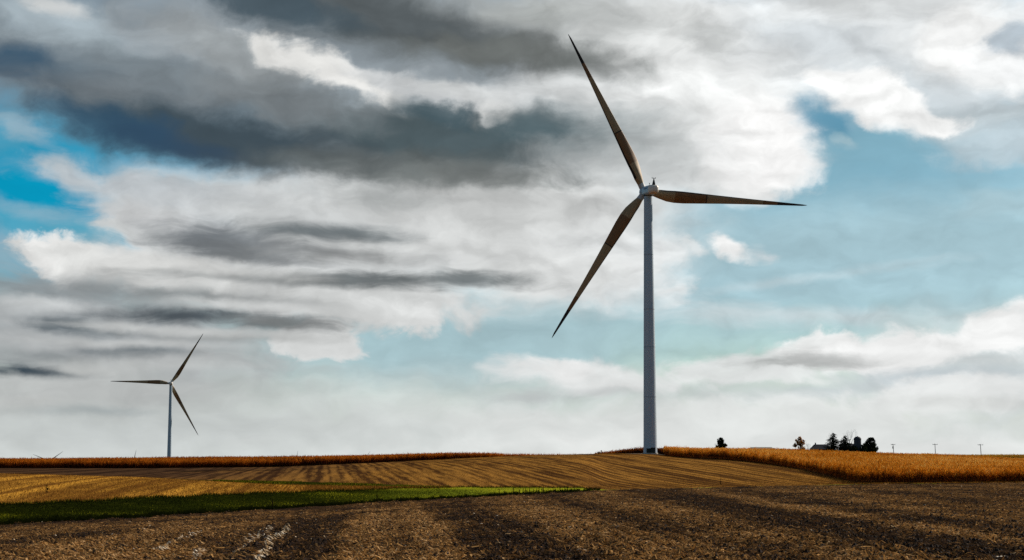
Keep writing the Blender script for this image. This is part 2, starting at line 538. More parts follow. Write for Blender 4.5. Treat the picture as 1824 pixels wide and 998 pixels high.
def field_mat(name, dark, light, bands=0.10, fine=0.55, bias=(0.40, 0.60), bump_s=0.5, thin=0.35, pale=None, grain=0.3, tilled=None, strip=False, drill=0.0):
    m = NT(name)
    p = m.pos()
    q = m.map(p, rot=(0, 0, ROW * -1 * -1))      # x across the rows, y along them
    b1 = m.noise(m.map(q, scale=(bands, bands * 0.012, 0)), 1.0, 3, 0.6)
    b2 = m.noise(m.map(q, scale=(fine, fine * 0.03, 0)), 1.0, 2, 0.6)
    patch = m.noise(p, 0.05, 4, 0.6)
    f = m.math('ADD', m.math('MULTIPLY', b1, 0.62), m.math('ADD', m.math('MULTIPLY', b2, thin), m.math('MULTIPLY', patch, 0.12)))
    if strip: f = m.attr('strip')
    if drill:            # regular drilled rows, weaker where the residue lies thick
        sq = m.n('ShaderNodeSeparateXYZ'); m.set(sq.inputs[0], q)
        qx = m.math('ADD', sq.outputs[0], m.math('MULTIPLY', m.noise(p, 0.08, 3, 0.6), 1.6))
        wv = m.math('ADD', m.math('MULTIPLY', m.math('SINE', m.math('MULTIPLY', qx, 2 * math.pi / 2.3)), 0.5), m.math('MULTIPLY', m.math('SINE', m.math('MULTIPLY', qx, 2 * math.pi / 9.2)), 0.35))
        f = m.math('ADD', f, m.math('MULTIPLY', m.math('MULTIPLY', wv, m.rng(m.noise(p, 0.03, 4, 0.65), 0.35, 0.6, 0.25, 1.0)), drill))
    f = m.rng(f, bias[0] + (0.0 if strip else 0.06), bias[1] + (0.0 if strip else 0.06), 0, 1, 'SMOOTHSTEP')
    gr = m.noise(p, 3.5, 5, 0.7)
    gr2 = m.noise(p, 14.0, 3, 0.7)
    g = m.rng(m.math('ADD', m.math('MULTIPLY', gr, 0.6), m.math('MULTIPLY', gr2, 0.4)), 0.33, 0.67, -grain, grain)
    f = m.math('ADD', f, g, True)
    col = m.mix(f, dark, light)
    if pale:
        fl = m.rng(m.noise(p, 9.0, 3, 0.8), 0.66, 0.74, 0, 0.8)
        col = m.mix(fl, col, pale)
    if tilled:           # mixed to a darker colour towards the west end
        sx = m.n('ShaderNodeSeparateXYZ'); m.set(sx.inputs[0], p)
        w = m.math('ADD', sx.outputs[0], m.math('MULTIPLY', m.math('SUBTRACT', m.noise(p, 0.02, 3, 0.6), 0.5), 60.0))
        col = m.mix(m.rng(w, -80.0, -25.0, 0.9, 0.0), col, m.mix(m.rng(f, 0.0, 1.0), tilled, tuple(v * 2.2 for v in tilled)))
    h = m.math('ADD', m.noise(p, 5.0, 6, 0.75), m.math('MULTIPLY', b2, 0.6))
    m.bsdf(col, 1.0, m.bump(h, bump_s, 0.25), 0.0)
    return m.mat


M_NEAR = field_mat('tilled_soil', (0.020, 0.013, 0.010), (0.150, 0.076, 0.026), 0.16, 0.8, (0.05, 0.85), 0.8, 0.22, strip=True)
M_HILL = field_mat('stubble_soil', (0.044, 0.019, 0.008), (0.285, 0.134, 0.028), 0.20, 0.8, (0.40, 0.66), 0.4, 0.42, None, 0.28, (0.022, 0.012, 0.008), drill=0.13)
M_GOLD = field_mat('gold_stubble', (0.110, 0.042, 0.009), (0.520, 0.250, 0.034), 0.12, 0.6, (0.39, 0.60), 0.5, 0.3, None, 0.5)


def grass_ground():
    m = NT('grass_ground'); p = m.pos()
    f = m.noise(p, 0.35, 5, 0.65); g = m.noise(p, 4.0, 4, 0.7)
    col = m.ramp(m.math('ADD', m.math('MULTIPLY', f, 0.6), m.math('MULTIPLY', g, 0.4)),
                 [(0.32, (0.007, 0.009, 0.002)), (0.52, (0.015, 0.020, 0.002)), (0.68, (0.045, 0.045, 0.006))])
    sx = m.n('ShaderNodeSeparateXYZ'); m.set(sx.inputs[0], p)
    col = m.mix(m.rng(sx.outputs[0], -22.0, 2.0), col, (0.22, 0.26, 0.018))      # thinner yellowing sward towards the dry end
    m.bsdf(col, 1.0, m.bump(g, 0.6, 0.2), 0.0); return m.mat


def plain_ground():
    m = NT('ground_soil'); p = m.pos()
    f = m.noise(p, 0.01, 5, 0.6)
    m.bsdf(m.ramp(f, [(0.35, (0.030, 0.018, 0.010)), (0.5, (0.060, 0.034, 0.014)), (0.65, (0.045, 0.040, 0.014))]), 1.0, None, 0.0); return m.mat


M_GRASS, M_GROUND = grass_ground(), plain_ground()


def leaf_mat(name, stops, tmul=1.0, tf=0.5):
    m = NT(name)
    c = m.ramp(m.attr('tone'), stops)
    t = m.mix(1.0, c, (tmul, tmul * 0.9, tmul * 0.7), 'MULTIPLY')
    m.leafy(c, t, tf); return m.mat


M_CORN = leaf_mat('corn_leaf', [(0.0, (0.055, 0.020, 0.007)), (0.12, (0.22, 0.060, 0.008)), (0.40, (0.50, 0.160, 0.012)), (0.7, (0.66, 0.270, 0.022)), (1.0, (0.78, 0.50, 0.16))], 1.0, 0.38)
M_CORN_RED = leaf_mat('corn_leaf_red', [(0.0, (0.020, 0.007, 0.003)), (0.40, (0.36, 0.090, 0.009)), (1.0, (0.60, 0.22, 0.022))], 1.0, 0.32)  # darker than corn_leaf: cloud shade on the left crop put into the colour
M_CORN_GOLD = leaf_mat('corn_leaf_gold', [(0.0, (0.16, 0.08, 0.012)), (0.5, (0.36, 0.19, 0.02)), (1.0, (0.46, 0.30, 0.04))], 1.0)
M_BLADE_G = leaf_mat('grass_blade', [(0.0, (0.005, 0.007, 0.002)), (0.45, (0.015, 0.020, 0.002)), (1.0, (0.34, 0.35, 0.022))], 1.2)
M_STUB = leaf_mat('stubble_stalk', [(0.0, (0.04, 0.016, 0.006)), (0.6, (0.22, 0.100, 0.018)), (1.0, (0.50, 0.28, 0.06))], 1.0, 0.3)
M_HUSK = leaf_mat('husk', [(0.0, (0.030, 0.019, 0.013)), (0.45, (0.19, 0.100, 0.040)), (0.86, (0.50, 0.275, 0.100)), (0.93, (0.52, 0.38, 0.24)), (1.0, (0.78, 0.68, 0.55))], 1.0, 0.2)


def simple(name, col, rough=0.6, spec=0.4, var=0.15, sc=2.0, metal=0.0):
    m = NT(name); f = m.noise(m.obj(), sc, 5, 0.6)
    c = m.mix(m.rng(f, 0.3, 0.7), tuple(v * (1 - var) for v in col), tuple(min(1, v * (1 + var)) for v in col))
    m.bsdf(c, rough, None, spec, metal); return m.mat


def tower_mat():
    m = NT('tower_paint'); p = m.obj()
    st = m.noise(m.map(p, scale=(1.3, 1.3, 0.03)), 1.0, 4, 0.6)
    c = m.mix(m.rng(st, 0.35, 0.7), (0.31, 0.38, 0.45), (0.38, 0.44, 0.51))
    m.bsdf(c, 0.45, None, 0.5); return m.mat


def blade_mat(name, a, b):
    m = NT(name); p = m.obj()
    st = m.noise(m.map(p, scale=(3.0, 3.0, 0.12)), 1.0, 5, 0.65)
    sp = m.noise(p, 1.2, 5, 0.7)
    c = m.mix(m.rng(m.math('ADD', m.math('MULTIPLY', st, 0.6), m.math('MULTIPLY', sp, 0.4)), 0.35, 0.65), a, b)
    m.bsdf(c, 0.6, None, 0.3); return m.mat


M_CLODS = simple('clod_soil', (0.022, 0.014, 0.011), 0.95, 0.05, 0.5, 0.6)
M_TOWER = tower_mat()
M_SEAM = simple('tower_seam', (0.17, 0.20, 0.23), 0.6)
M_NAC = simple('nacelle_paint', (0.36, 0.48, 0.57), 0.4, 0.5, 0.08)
M_NAC2 = simple('nacelle_tail_sunlit', (0.66, 0.58, 0.50), 0.45, 0.5, 0.1)  # warm sunlight on the tail put into the colour
M_BL_TAN = blade_mat('blade_backlit_tan', (0.22, 0.135, 0.062), (0.38, 0.255, 0.135))  # backlit darkness of the white blades put into their base colour
M_BL_BRN = blade_mat('blade_backlit_brown', (0.125, 0.055, 0.019), (0.25, 0.118, 0.042))  # darker panels, with the same backlit brown put into the colour
M_BL_ROOT = blade_mat('blade_root_grey', (0.36, 0.34, 0.33), (0.48, 0.46, 0.45))
M_BL_EDGE = simple('blade_leading_edge', (0.022, 0.018, 0.016), 0.7, 0.2)
M_DARK = simple('dark_metal', (0.018, 0.019, 0.021), 0.6, 0.3)
M_BOX = simple('dark_green_steel', (0.012, 0.018, 0.016), 0.6, 0.3)
M_PAD = simple('pale_concrete', (0.42, 0.40, 0.36), 0.9, 0.1)
M_MARK = simple('blue_lettering', (0.02, 0.05, 0.12), 0.5)
M_ROOF = simple('dark_roof', (0.035, 0.035, 0.042), 0.8, 0.2)
M_WALL = simple('dark_siding', (0.045, 0.045, 0.055), 0.8, 0.2)
M_BARN = simple('pale_barn_roof', (0.20, 0.19, 0.16), 0.7, 0.3)
M_SILO = simple('silo_stave', (0.06, 0.062, 0.075), 0.8, 0.2)
M_GLASS = simple('window_glass', (0.02, 0.025, 0.03), 0.15, 0.5)
M_TRIM = simple('window_trim', (0.30, 0.30, 0.30), 0.7, 0.3)
M_WOOD = simple('weathered_wood', (0.10, 0.085, 0.07), 0.9, 0.1)
M_BARK = simple('bark', (0.045, 0.034, 0.026), 0.95, 0.1)
M_PORC = simple('insulator', (0.25, 0.25, 0.26), 0.4, 0.5)
M_CONIF = leaf_mat('conifer_needles', [(0.0, (0.006, 0.011, 0.007)), (0.6, (0.016, 0.028, 0.014)), (1.0, (0.034, 0.046, 0.020))], 0.8, 0.15)
M_ROUNDL = leaf_mat('dark_foliage', [(0.0, (0.010, 0.015, 0.008)), (0.6, (0.024, 0.034, 0.014)), (1.0, (0.050, 0.055, 0.022))], 0.8, 0.2)
M_AUTUMN = leaf_mat('autumn_leaves', [(0.0, (0.10, 0.04, 0.010)), (0.4, (0.38, 0.11, 0.014)), (0.7, (0.48, 0.26, 0.03)), (1.0, (0.26, 0.24, 0.04))], 1.0, 0.5)
M_WEED = leaf_mat('dry_weed', [(0.0, (0.020, 0.014, 0.008)), (0.7, (0.050, 0.034, 0.016)), (1.0, (0.09, 0.06, 0.025))], 0.8, 0.2)

# ------------------------------------------------------------------ the lie of the land
# columns of the photo against (distance, height) knots


def z_of(py, r, px=912.0):
    a = math.atan((px - 912.0) * 0.9942 / F); Y = r * math.cos(a)
    v = (499.0 - py) / F
    return Y * (SP + v * CP) / (CP - v * SP)


def az_of(px): return np.arctan((np.asarray(px, float) - 912.0) * 0.9942 / F)


def px_of(a): return 912.0 + np.tan(np.clip(a, -1.2, 1.2)) * F / 0.9942


def I(tab, px):
    t = np.array(tab, float); return np.interp(px, t[:, 0], t[:, 1])


# boundary distance, boundary row in the photo
B_R = [(-150, 142), (0, 150), (250, 165), (500, 190), (700, 210), (900, 228), (1060, 250), (1158, 258), (1350, 275), (1530, 290), (1824, 300), (2000, 304)]
B_Y = [(-150, 937), (0, 930), (250, 918), (500, 905), (700, 893), (900, 883), (1060, 874), (1158, 871), (1350, 866), (1530, 861.5), (1824, 858), (2000, 857)]
C_R = [(-150, 176), (0, 185), (250, 205), (500, 228), (700, 245), (900, 257), (1060, 256), (1100, 255), (1158, 258), (1350, 275), (1530, 290), (1824, 300), (2000, 304)]
C_Y = [(-150, 903), (0, 897), (250, 886), (500, 877), (700, 871), (900, 868), (1060, 870.5), (1100, 872.3), (1158, 871), (1350, 866), (1530, 861.5), (1824, 858), (2000, 857)]
G_R = [(-150, 332), (0, 330), (250, 320), (420, 296), (500, 282), (700, 253), (760, 250), (900, 257), (1060, 256), (1100, 255), (1158, 258), (1350, 275), (1530, 290), (1824, 300), (2000, 304)]
G_Y = [(-150, 841), (0, 842), (250, 849), (420, 859), (500, 863), (700, 867.5), (760, 868.5), (900, 868), (1060, 870.5), (1100, 872.3), (1158, 871), (1350, 866), (1530, 861.5), (1824, 858), (2000, 857)]
T_R = [(-150, 332), (0, 330), (250, 320), (400, 306), (500, 302), (700, 268), (790, 256), (900, 257), (1060, 256), (1100, 255), (1158, 258), (1350, 275), (1530, 290), (1824, 300), (2000, 304)]
T_Y = [(-150, 841), (0, 842), (250, 849), (400, 855.5), (500, 856.5), (700, 863.5), (790, 868), (900, 868), (1060, 870.5), (1100, 872.3), (1158, 871), (1350, 866), (1530, 861.5), (1824, 858), (2000, 857)]
E_R = [(-150, 465), (0, 470), (250, 480), (500, 500), (700, 530), (900, 540), (1060, 534), (1158, 530), (1180, 522), (1186, 478), (1220, 450), (1300, 420), (1350, 400), (1400, 375), (1450, 345), (1530, 292), (1824, 302), (2000, 306)]
E_Y = [(-150, 833), (0, 833), (250, 834), (500, 832), (700, 823), (900, 813), (1060, 808.5), (1158, 808.0), (1180, 808.6), (1186, 812.5), (1220, 816), (1300, 820), (1350, 825), (1400, 832), (1450, 842), (1530, 861), (1824, 857.7), (2000, 856.7)]
F1 = [(-150, 600, -3.45), (0, 600, -3.43), (250, 650, -3.07), (500, 650, -2.5), (700, 630, -2.5), (900, 625, -2.35), (1060, 615, -2.2), (1158, 600, 0.1), (1186, 540, 0.1), (1220, 530, 0.1), (1300, 560, 0.0), (1400, 600, -0.1), (1500, 620, -0.75), (1600, 620, -1.6), (1700, 600, -2.15), (1824, 560, -3.5), (2000, 540, -3.6)]
F2 = [(-150, -5), (250, -5), (700, -4.5), (1060, -3.5), (1186, -1.2), (1500, -1.2), (1600, -2.2), (1700, -2.7), (1824, -2.9), (2000, -2.9)]       # 780 m
F3 = [(-150, -8), (250, -8), (700, -7), (1060, -5), (1186, -1.2), (1284, -0.3), (1500, -0.3), (1600, -1.2), (1700, -1.75), (1824, -1.7), (2000, -1.6)]  # 950 m
F4 = [(-150, -11), (700, -10), (1060, -7), (1186, -2.5), (1500, -1.6), (1824, -1.6), (2000, -1.6)]    # 1150 m
F5 = [(-150, -14.2), (700, -14.2), (1060, -14), (1300, -11), (2000, -11)]     # 1500 m


def knots(px):
    bR, cR, gR, tR, eR = (float(I(t, px)) for t in (B_R, C_R, G_R, T_R, E_R))
    pts = [(0.0, -1.75), (15, -1.95), (40, z_of(998, 40))]
    pts.append((bR, z_of(float(I(B_Y, px)), bR)))
    for t, y, r in ((C_R, C_Y, cR), (G_R, G_Y, gR), (T_R, T_Y, tR), (E_R, E_Y, eR)):
        pts.append((r, z_of(float(I(y, px)), r)))
    f1 = np.array(F1); r1 = float(np.interp(px, f1[:, 0], f1[:, 1])); z1 = float(np.interp(px, f1[:, 0], f1[:, 2]))
    pts += [(r1, z1), (780, float(I(F2, px))), (950, float(I(F3, px))), (1150, float(I(F4, px))), (1500, float(I(F5, px))), (3000, -47), (6000, -109), (12000, -190), (60000, -700)]
    out = [pts[0]]
    for p in pts[1:]:
        if p[0] > out[-1][0] + 6.0: out.append(p)
    return np.array(out)


def pchip(x, y, xq):
    h = np.diff(x); d = np.diff(y) / h
    m = np.zeros_like(y); m[0] = d[0]; m[-1] = d[-1]
    for i in range(1, len(x) - 1):
        if d[i - 1] * d[i] > 0:
            w1, w2 = 2 * h[i] + h[i - 1], h[i] + 2 * h[i - 1]
            m[i] = (w1 + w2) / (w1 / d[i - 1] + w2 / d[i])
    k = np.clip(np.searchsorted(x, xq, 'right') - 1, 0, len(x) - 2)
    t = (xq - x[k]) / h[k]
    return ((1 + 2 * t) * (1 - t) ** 2 * y[k] + t * (1 - t) ** 2 * h[k] * m[k] + t * t * (3 - 2 * t) * y[k + 1] + t * t * (t - 1) * h[k] * m[k + 1])


LUT_PX = np.arange(-150, 2001, 5.0)
LUT_S = np.linspace(0, 1, 2400)
LUT_R = 0.3 * (60000 / 0.3) ** LUT_S
LUT = np.array([pchip(k[:, 0], k[:, 1], LUT_R) for k in (knots(p) for p in LUT_PX)])
# smooth a little across the view so that the land has no creases
ker = np.exp(-0.5 * (np.arange(-9, 10) / 3.2) ** 2); ker /= ker.sum()
LUT = np.apply_along_axis(lambda c: np.convolve(np.pad(c, 9, 'edge'), ker, 'valid'), 0, LUT)


def ground(X, Y):
    X = np.asarray(X, float); Y = np.asarray(Y, float)
    r = np.hypot(X, Y); a = np.arctan2(X, Y)
    fx = np.clip((px_of(a) + 150) / 5.0, 0, len(LUT_PX) - 1.001)
    fs = np.clip(np.log(np.maximum(r, 0.3) / 0.3) / math.log(60000 / 0.3), 0, 1) * (len(LUT_S) - 1.001)
    i = fx.astype(int); j = fs.astype(int); u = fx - i; v = fs - j
    return (LUT[i, j] * (1 - u) * (1 - v) + LUT[i + 1, j] * u * (1 - v) + LUT[i, j + 1] * (1 - u) * v + LUT[i + 1, j + 1] * u * v)


_H = np.random.default_rng(3).random((256, 256))


def vnoise(x, y):
    xi = np.floor(x).astype(int); yi = np.floor(y).astype(int); u = x - xi; v = y - yi
    u = u * u * (3 - 2 * u); v = v * v * (3 - 2 * v)
    g = lambda a, b: _H[a & 255, b & 255]
    return (g(xi, yi) * (1 - u) + g(xi + 1, yi) * u) * (1 - v) + (g(xi, yi + 1) * (1 - u) + g(xi + 1, yi + 1) * u) * v


CR, SR = math.cos(ROW), math.sin(ROW)


def rows(X, Y):      # across, along
    return X * CR - Y * SR, X * SR + Y * CR


def tilth(X, Y):
    q, s = rows(X, Y)
    h = 0.05 * (vnoise(q / 0.76 * 1.0, s * 0.05) - 0.5) + 0.10 * (vnoise(q * 0.22, s * 0.02) - 0.5)
    c = (X + 0.09 * Y) / (1 + 0.0125 * np.maximum(Y, 0))
    h += 0.055 * np.sin(2 * np.pi * c / 0.52 + 1.2 * vnoise(X * 0.3, Y * 0.1)) * (0.35 + vnoise(c * 0.9, Y * 0.02))
    h -= 0.16 * np.exp(-((c + 1.55) / 0.10) ** 2) + 0.16 * np.exp(-((c + 2.35) / 0.10) ** 2)          # wheel ruts
    h += 0.10 * (vnoise(X * 1.1, Y * 1.1) - 0.5)
    h += 0.09 * (vnoise(X * 2.2, Y * 2.2) - 0.5) + 0.06 * (vnoise(X * 5.1 + 9, Y * 5.1) - 0.5)
    return h


STRIPS = np.array([(-40, .5), (-14, .55), (-11, .25), (-9, .6), (-7.6, .15), (-6.6, .3), (-5.6, .8), (-3.8, .75), (-3.0, .45), (-2.2, .12), (-0.75, .05), (-0.35, .85), (0.4, .95), (0.75, .6), (1.15, .9), (1.75, .85), (2.1, .15), (3.6, .08), (4.2, .7), (5.2, .85),
                   (6.2, .55), (6.7, .2), (7.4, .45), (8.3, .8), (9.2, .6), (9.9, .15), (11.6, .05), (12.1, .75), (12.7, .95), (13.2, .3), (14.2, .15), (15.2, .7), (16.5, .4), (17.2, .75), (18.5, .3), (20, .6), (22, .2), (24, .7), (27, .4), (30, .6), (60, .5)])


def strips(X, Y):
    """bands of residue (1) and bare soil (0) left by the last passes over the near field, fanning out with the slope"""
    c = (X + 0.09 * Y) / (1 + 0.0125 * np.maximum(Y, 0))
    c = c + 0.5 * (vnoise(X * 0.12, Y * 0.05) - 0.5)
    f = np.interp(c, STRIPS[:, 0], STRIPS[:, 1])
    px = px_of(np.arctan2(X, Y)); t = np.hypot(X, Y) / I(B_R, px)      # headland passes along the far edge
    hl = np.interp(t, [0.70, 0.74, 0.80, 0.84, 0.88, 0.93, 0.97, 1.0], [.6, .2, .75, .7, .25, .6, .25, .2])
    w = np.clip((t - 0.66) / 0.08, 0, 1) * np.interp(px, [500, 900], [0.85, 0.5])
    f = f * (1 - w) + hl * w
    f = f * 0.8 + 0.45 * (vnoise(X * 0.35, Y * 0.12) - 0.4)
    return np.clip(f, 0, 1)


A_IN = np.arange(-20.0, 20.001, 0.035)
A_OUT = np.concatenate([np.arange(-180, -21, 3.0), np.arange(-21, -20, 0.25), A_IN, np.arange(20.25, 21.1, 0.25), np.arange(24, 181, 3.0)])
A_ALL = np.radians(A_OUT)
PXS = np.clip(px_of(A_ALL), -150, 2000)


def band(name, r_in, r_out, n, mat, disp=None, logr=True, minw=0.4, attr=None):
    r_in = np.broadcast_to(r_in, PXS.shape).astype(float); r_out = np.broadcast_to(r_out, PXS.shape).astype(float)
    r_out = np.maximum(r_out, r_in)
    t = np.linspace(0, 1, n)[None, :]
    rr = r_in[:, None] * (np.maximum(r_out, r_in) / r_in)[:, None] ** t if logr else r_in[:, None] + (r_out - r_in)[:, None] * t
    X = rr * np.sin(A_ALL)[:, None]; Y = rr * np.cos(A_ALL)[:, None]
    Z = ground(X, Y)
    if disp: Z = Z + disp(X, Y) * np.minimum(1, np.minimum(t, 1 - t) * 30)
    V = np.stack([X, Y, Z], -1).reshape(-1, 3)
    m = len(A_ALL)
    i = np.arange(m - 1)[:, None]; j = np.arange(n - 1)[None, :]
    q = np.stack([i * n + j, (i + 1) * n + j, (i + 1) * n + j + 1, i * n + j + 1], -1)
    ok = ((r_out - r_in)[:-1] + (r_out - r_in)[1:] > minw)
    q = q[ok].reshape(-1, 4)
    o = np_mesh(name, V, q, mat, smooth=True, attrs={'strip': attr(X, Y).ravel()} if attr else None)
    o['kind'] = 'structure'
    return o


def wob(a, amp, f):      # field edges are never drawn with a ruler
    return amp * (vnoise(a * f, a * 0 + 3.3) - 0.5) * 2


bR = I(B_R, PXS) + wob(PXS, 2.6, 0.02) + wob(PXS, 1.0, 0.11)
cR = np.maximum(I(C_R, PXS) + np.where(PXS < 1040, wob(PXS + 77, 3.0, 0.02) + wob(PXS + 7, 1.2, 0.12), 0), bR)
gR = np.maximum(I(G_R, PXS), cR)
tR = np.maximum(I(T_R, PXS), gR)
eR = np.maximum(I(E_R, PXS), tR)
tag(band('ploughed_field', 0.3, bR, 620, M_NEAR, tilth, attr=strips), 'dark tilled field with gold residue strips nearest the viewer', 'field')
tag(band('grass_strip', bR, cR, 40, M_GRASS), 'dark green grass waterway winding between the brown fields', 'grass strip')
tag(band('stubble_field', cR, gR, 60, M_GOLD), 'bright gold stubble field beyond the green waterway', 'field')
tag(band('grass_verge', gR, tR, 12, M_GRASS), 'thin green grass line at the foot of the striped hill', 'grass strip')
tag(band('harvested_hill', tR, eR, 110, M_HILL), 'striped harvested hillside rising to the large turbine', 'hill')
tag(band('ground', eR, 59000.0, 160, M_GROUND), 'brown farmland under the crops and beyond them', 'ground')

# ------------------------------------------------------------------ crops, grass, litter


def scatter(tmpls, X, Y, Z, rot, scale, tone, name, mat, tone_jit=0.15, tilt=0.0):
    """tmpls: list of (V (n,3), Q (m,4)); one merged mesh"""
    Vs, Qs, Ts = [], [], []; base = 0
    which = rng.integers(0, len(tmpls), len(X))
    for k, (tv, tq) in enumerate(tmpls):
        s = np.where(which == k)[0]
        if not len(s): continue
        c, sn = np.cos(rot[s])[:, None], np.sin(rot[s])[:, None]
        sc = scale[s][:, None]
        vx = (tv[None, :, 0] * c - tv[None, :, 1] * sn) * sc + X[s][:, None]
        vy = (tv[None, :, 0] * sn + tv[None, :, 1] * c) * sc + Y[s][:, None]
        vz = tv[None, :, 2] * sc + Z[s][:, None]
        Vs.append(np.stack([vx, vy, vz], -1).reshape(-1, 3))
        Qs.append((tq[None] + (np.arange(len(s)) * len(tv))[:, None, None] + base).reshape(-1, tq.shape[1]))
        npiece = len(tv) // 4 + 1
        pj = (rng.random((len(s), npiece)) - 0.5) * 2 * tone_jit
        Ts.append(np.clip(tone[s][:, None] + np.repeat(pj, 4, 1)[:, :len(tv)], 0, 1).ravel())
        base += len(s) * len(tv)
    return np_mesh(name, np.concatenate(Vs), np.concatenate(Qs), mat, attrs={'tone': np.concatenate(Ts)})


def quadstrip(vs, qs, pts, widths, side):
    """strip of separate quads (4 verts each) along pts"""
    for i in range(len(pts) - 1):
        b = len(vs)
        for p, w, s in ((pts[i], widths[i], -1), (pts[i], widths[i], 1), (pts[i + 1], widths[i + 1], 1), (pts[i + 1], widths[i + 1], -1)):
            vs.append(p + side * (s * w / 2))
        qs.append((b, b + 1, b + 2, b + 3))


def corn_template(seed, full=True):
    r = random.Random(seed); vs, qs = [], []
    h = 2.15
    z0 = 0.0 if full else 0.9
    for a in (0.3, 1.9):
        sd = Vector((math.cos(a), math.sin(a), 0))
        quadstrip(vs, qs, [Vector((0, 0, z0)), Vector((0.03, 0.02, h))], [0.045, 0.025], sd)
    nl = 11 if full else 7
    for i in range(nl):
        t = (i + 0.6) / nl
        zb = (0.75 + t * 1.2) if full else (1.0 + t * 0.95)
        a = r.uniform(0, 6.283)
        d = Vector((math.cos(a), math.sin(a), 0)); sd = Vector((-d.y, d.x, r.uniform(-0.5, 0.5))).normalized()
        ln = r.uniform(0.35, 0.75); up = r.uniform(0.05, 0.35); dr = r.uniform(0.1, 0.6)
        p0 = Vector((0, 0, zb)); p1 = p0 + d * ln * 0.5 + Vector((0, 0, up)); p2 = p0 + d * ln + Vector((0, 0, up - dr))
        w = r.uniform(0.07, 0.13)
        quadstrip(vs, qs, [p0, p1, p2], [w * 0.7, w, 0.02], sd)
    for i in range(3):     # tassel
        a = r.uniform(0, 6.283); d = Vector((math.cos(a), math.sin(a), 0))
        p0 = Vector((0.03, 0.02, h - 0.05)); p1 = p0 + d * r.uniform(0.04, 0.16) + Vector((0, 0, r.uniform(0.15, 0.32)))
        quadstrip(vs, qs, [p0, p1], [0.03, 0.015], Vector((-d.y, d.x, 0)))
    a = r.uniform(0, 6.28); d = Vector((math.cos(a), math.sin(a), 0)); zb = r.uniform(0.9, 1.2)     # hanging ear
    quadstrip(vs, qs, [Vector((0, 0, zb)) + d * 0.04, Vector((0, 0, zb - 0.24)) + d * 0.12], [0.08, 0.06], Vector((-d.y, d.x, 0)))
    return np.array([tuple(v) for v in vs]), np.array(qs)


CORN_FULL = [corn_template(s) for s in range(7)]
CORN_TOP = [corn_template(s + 50, False) for s in range(7)]


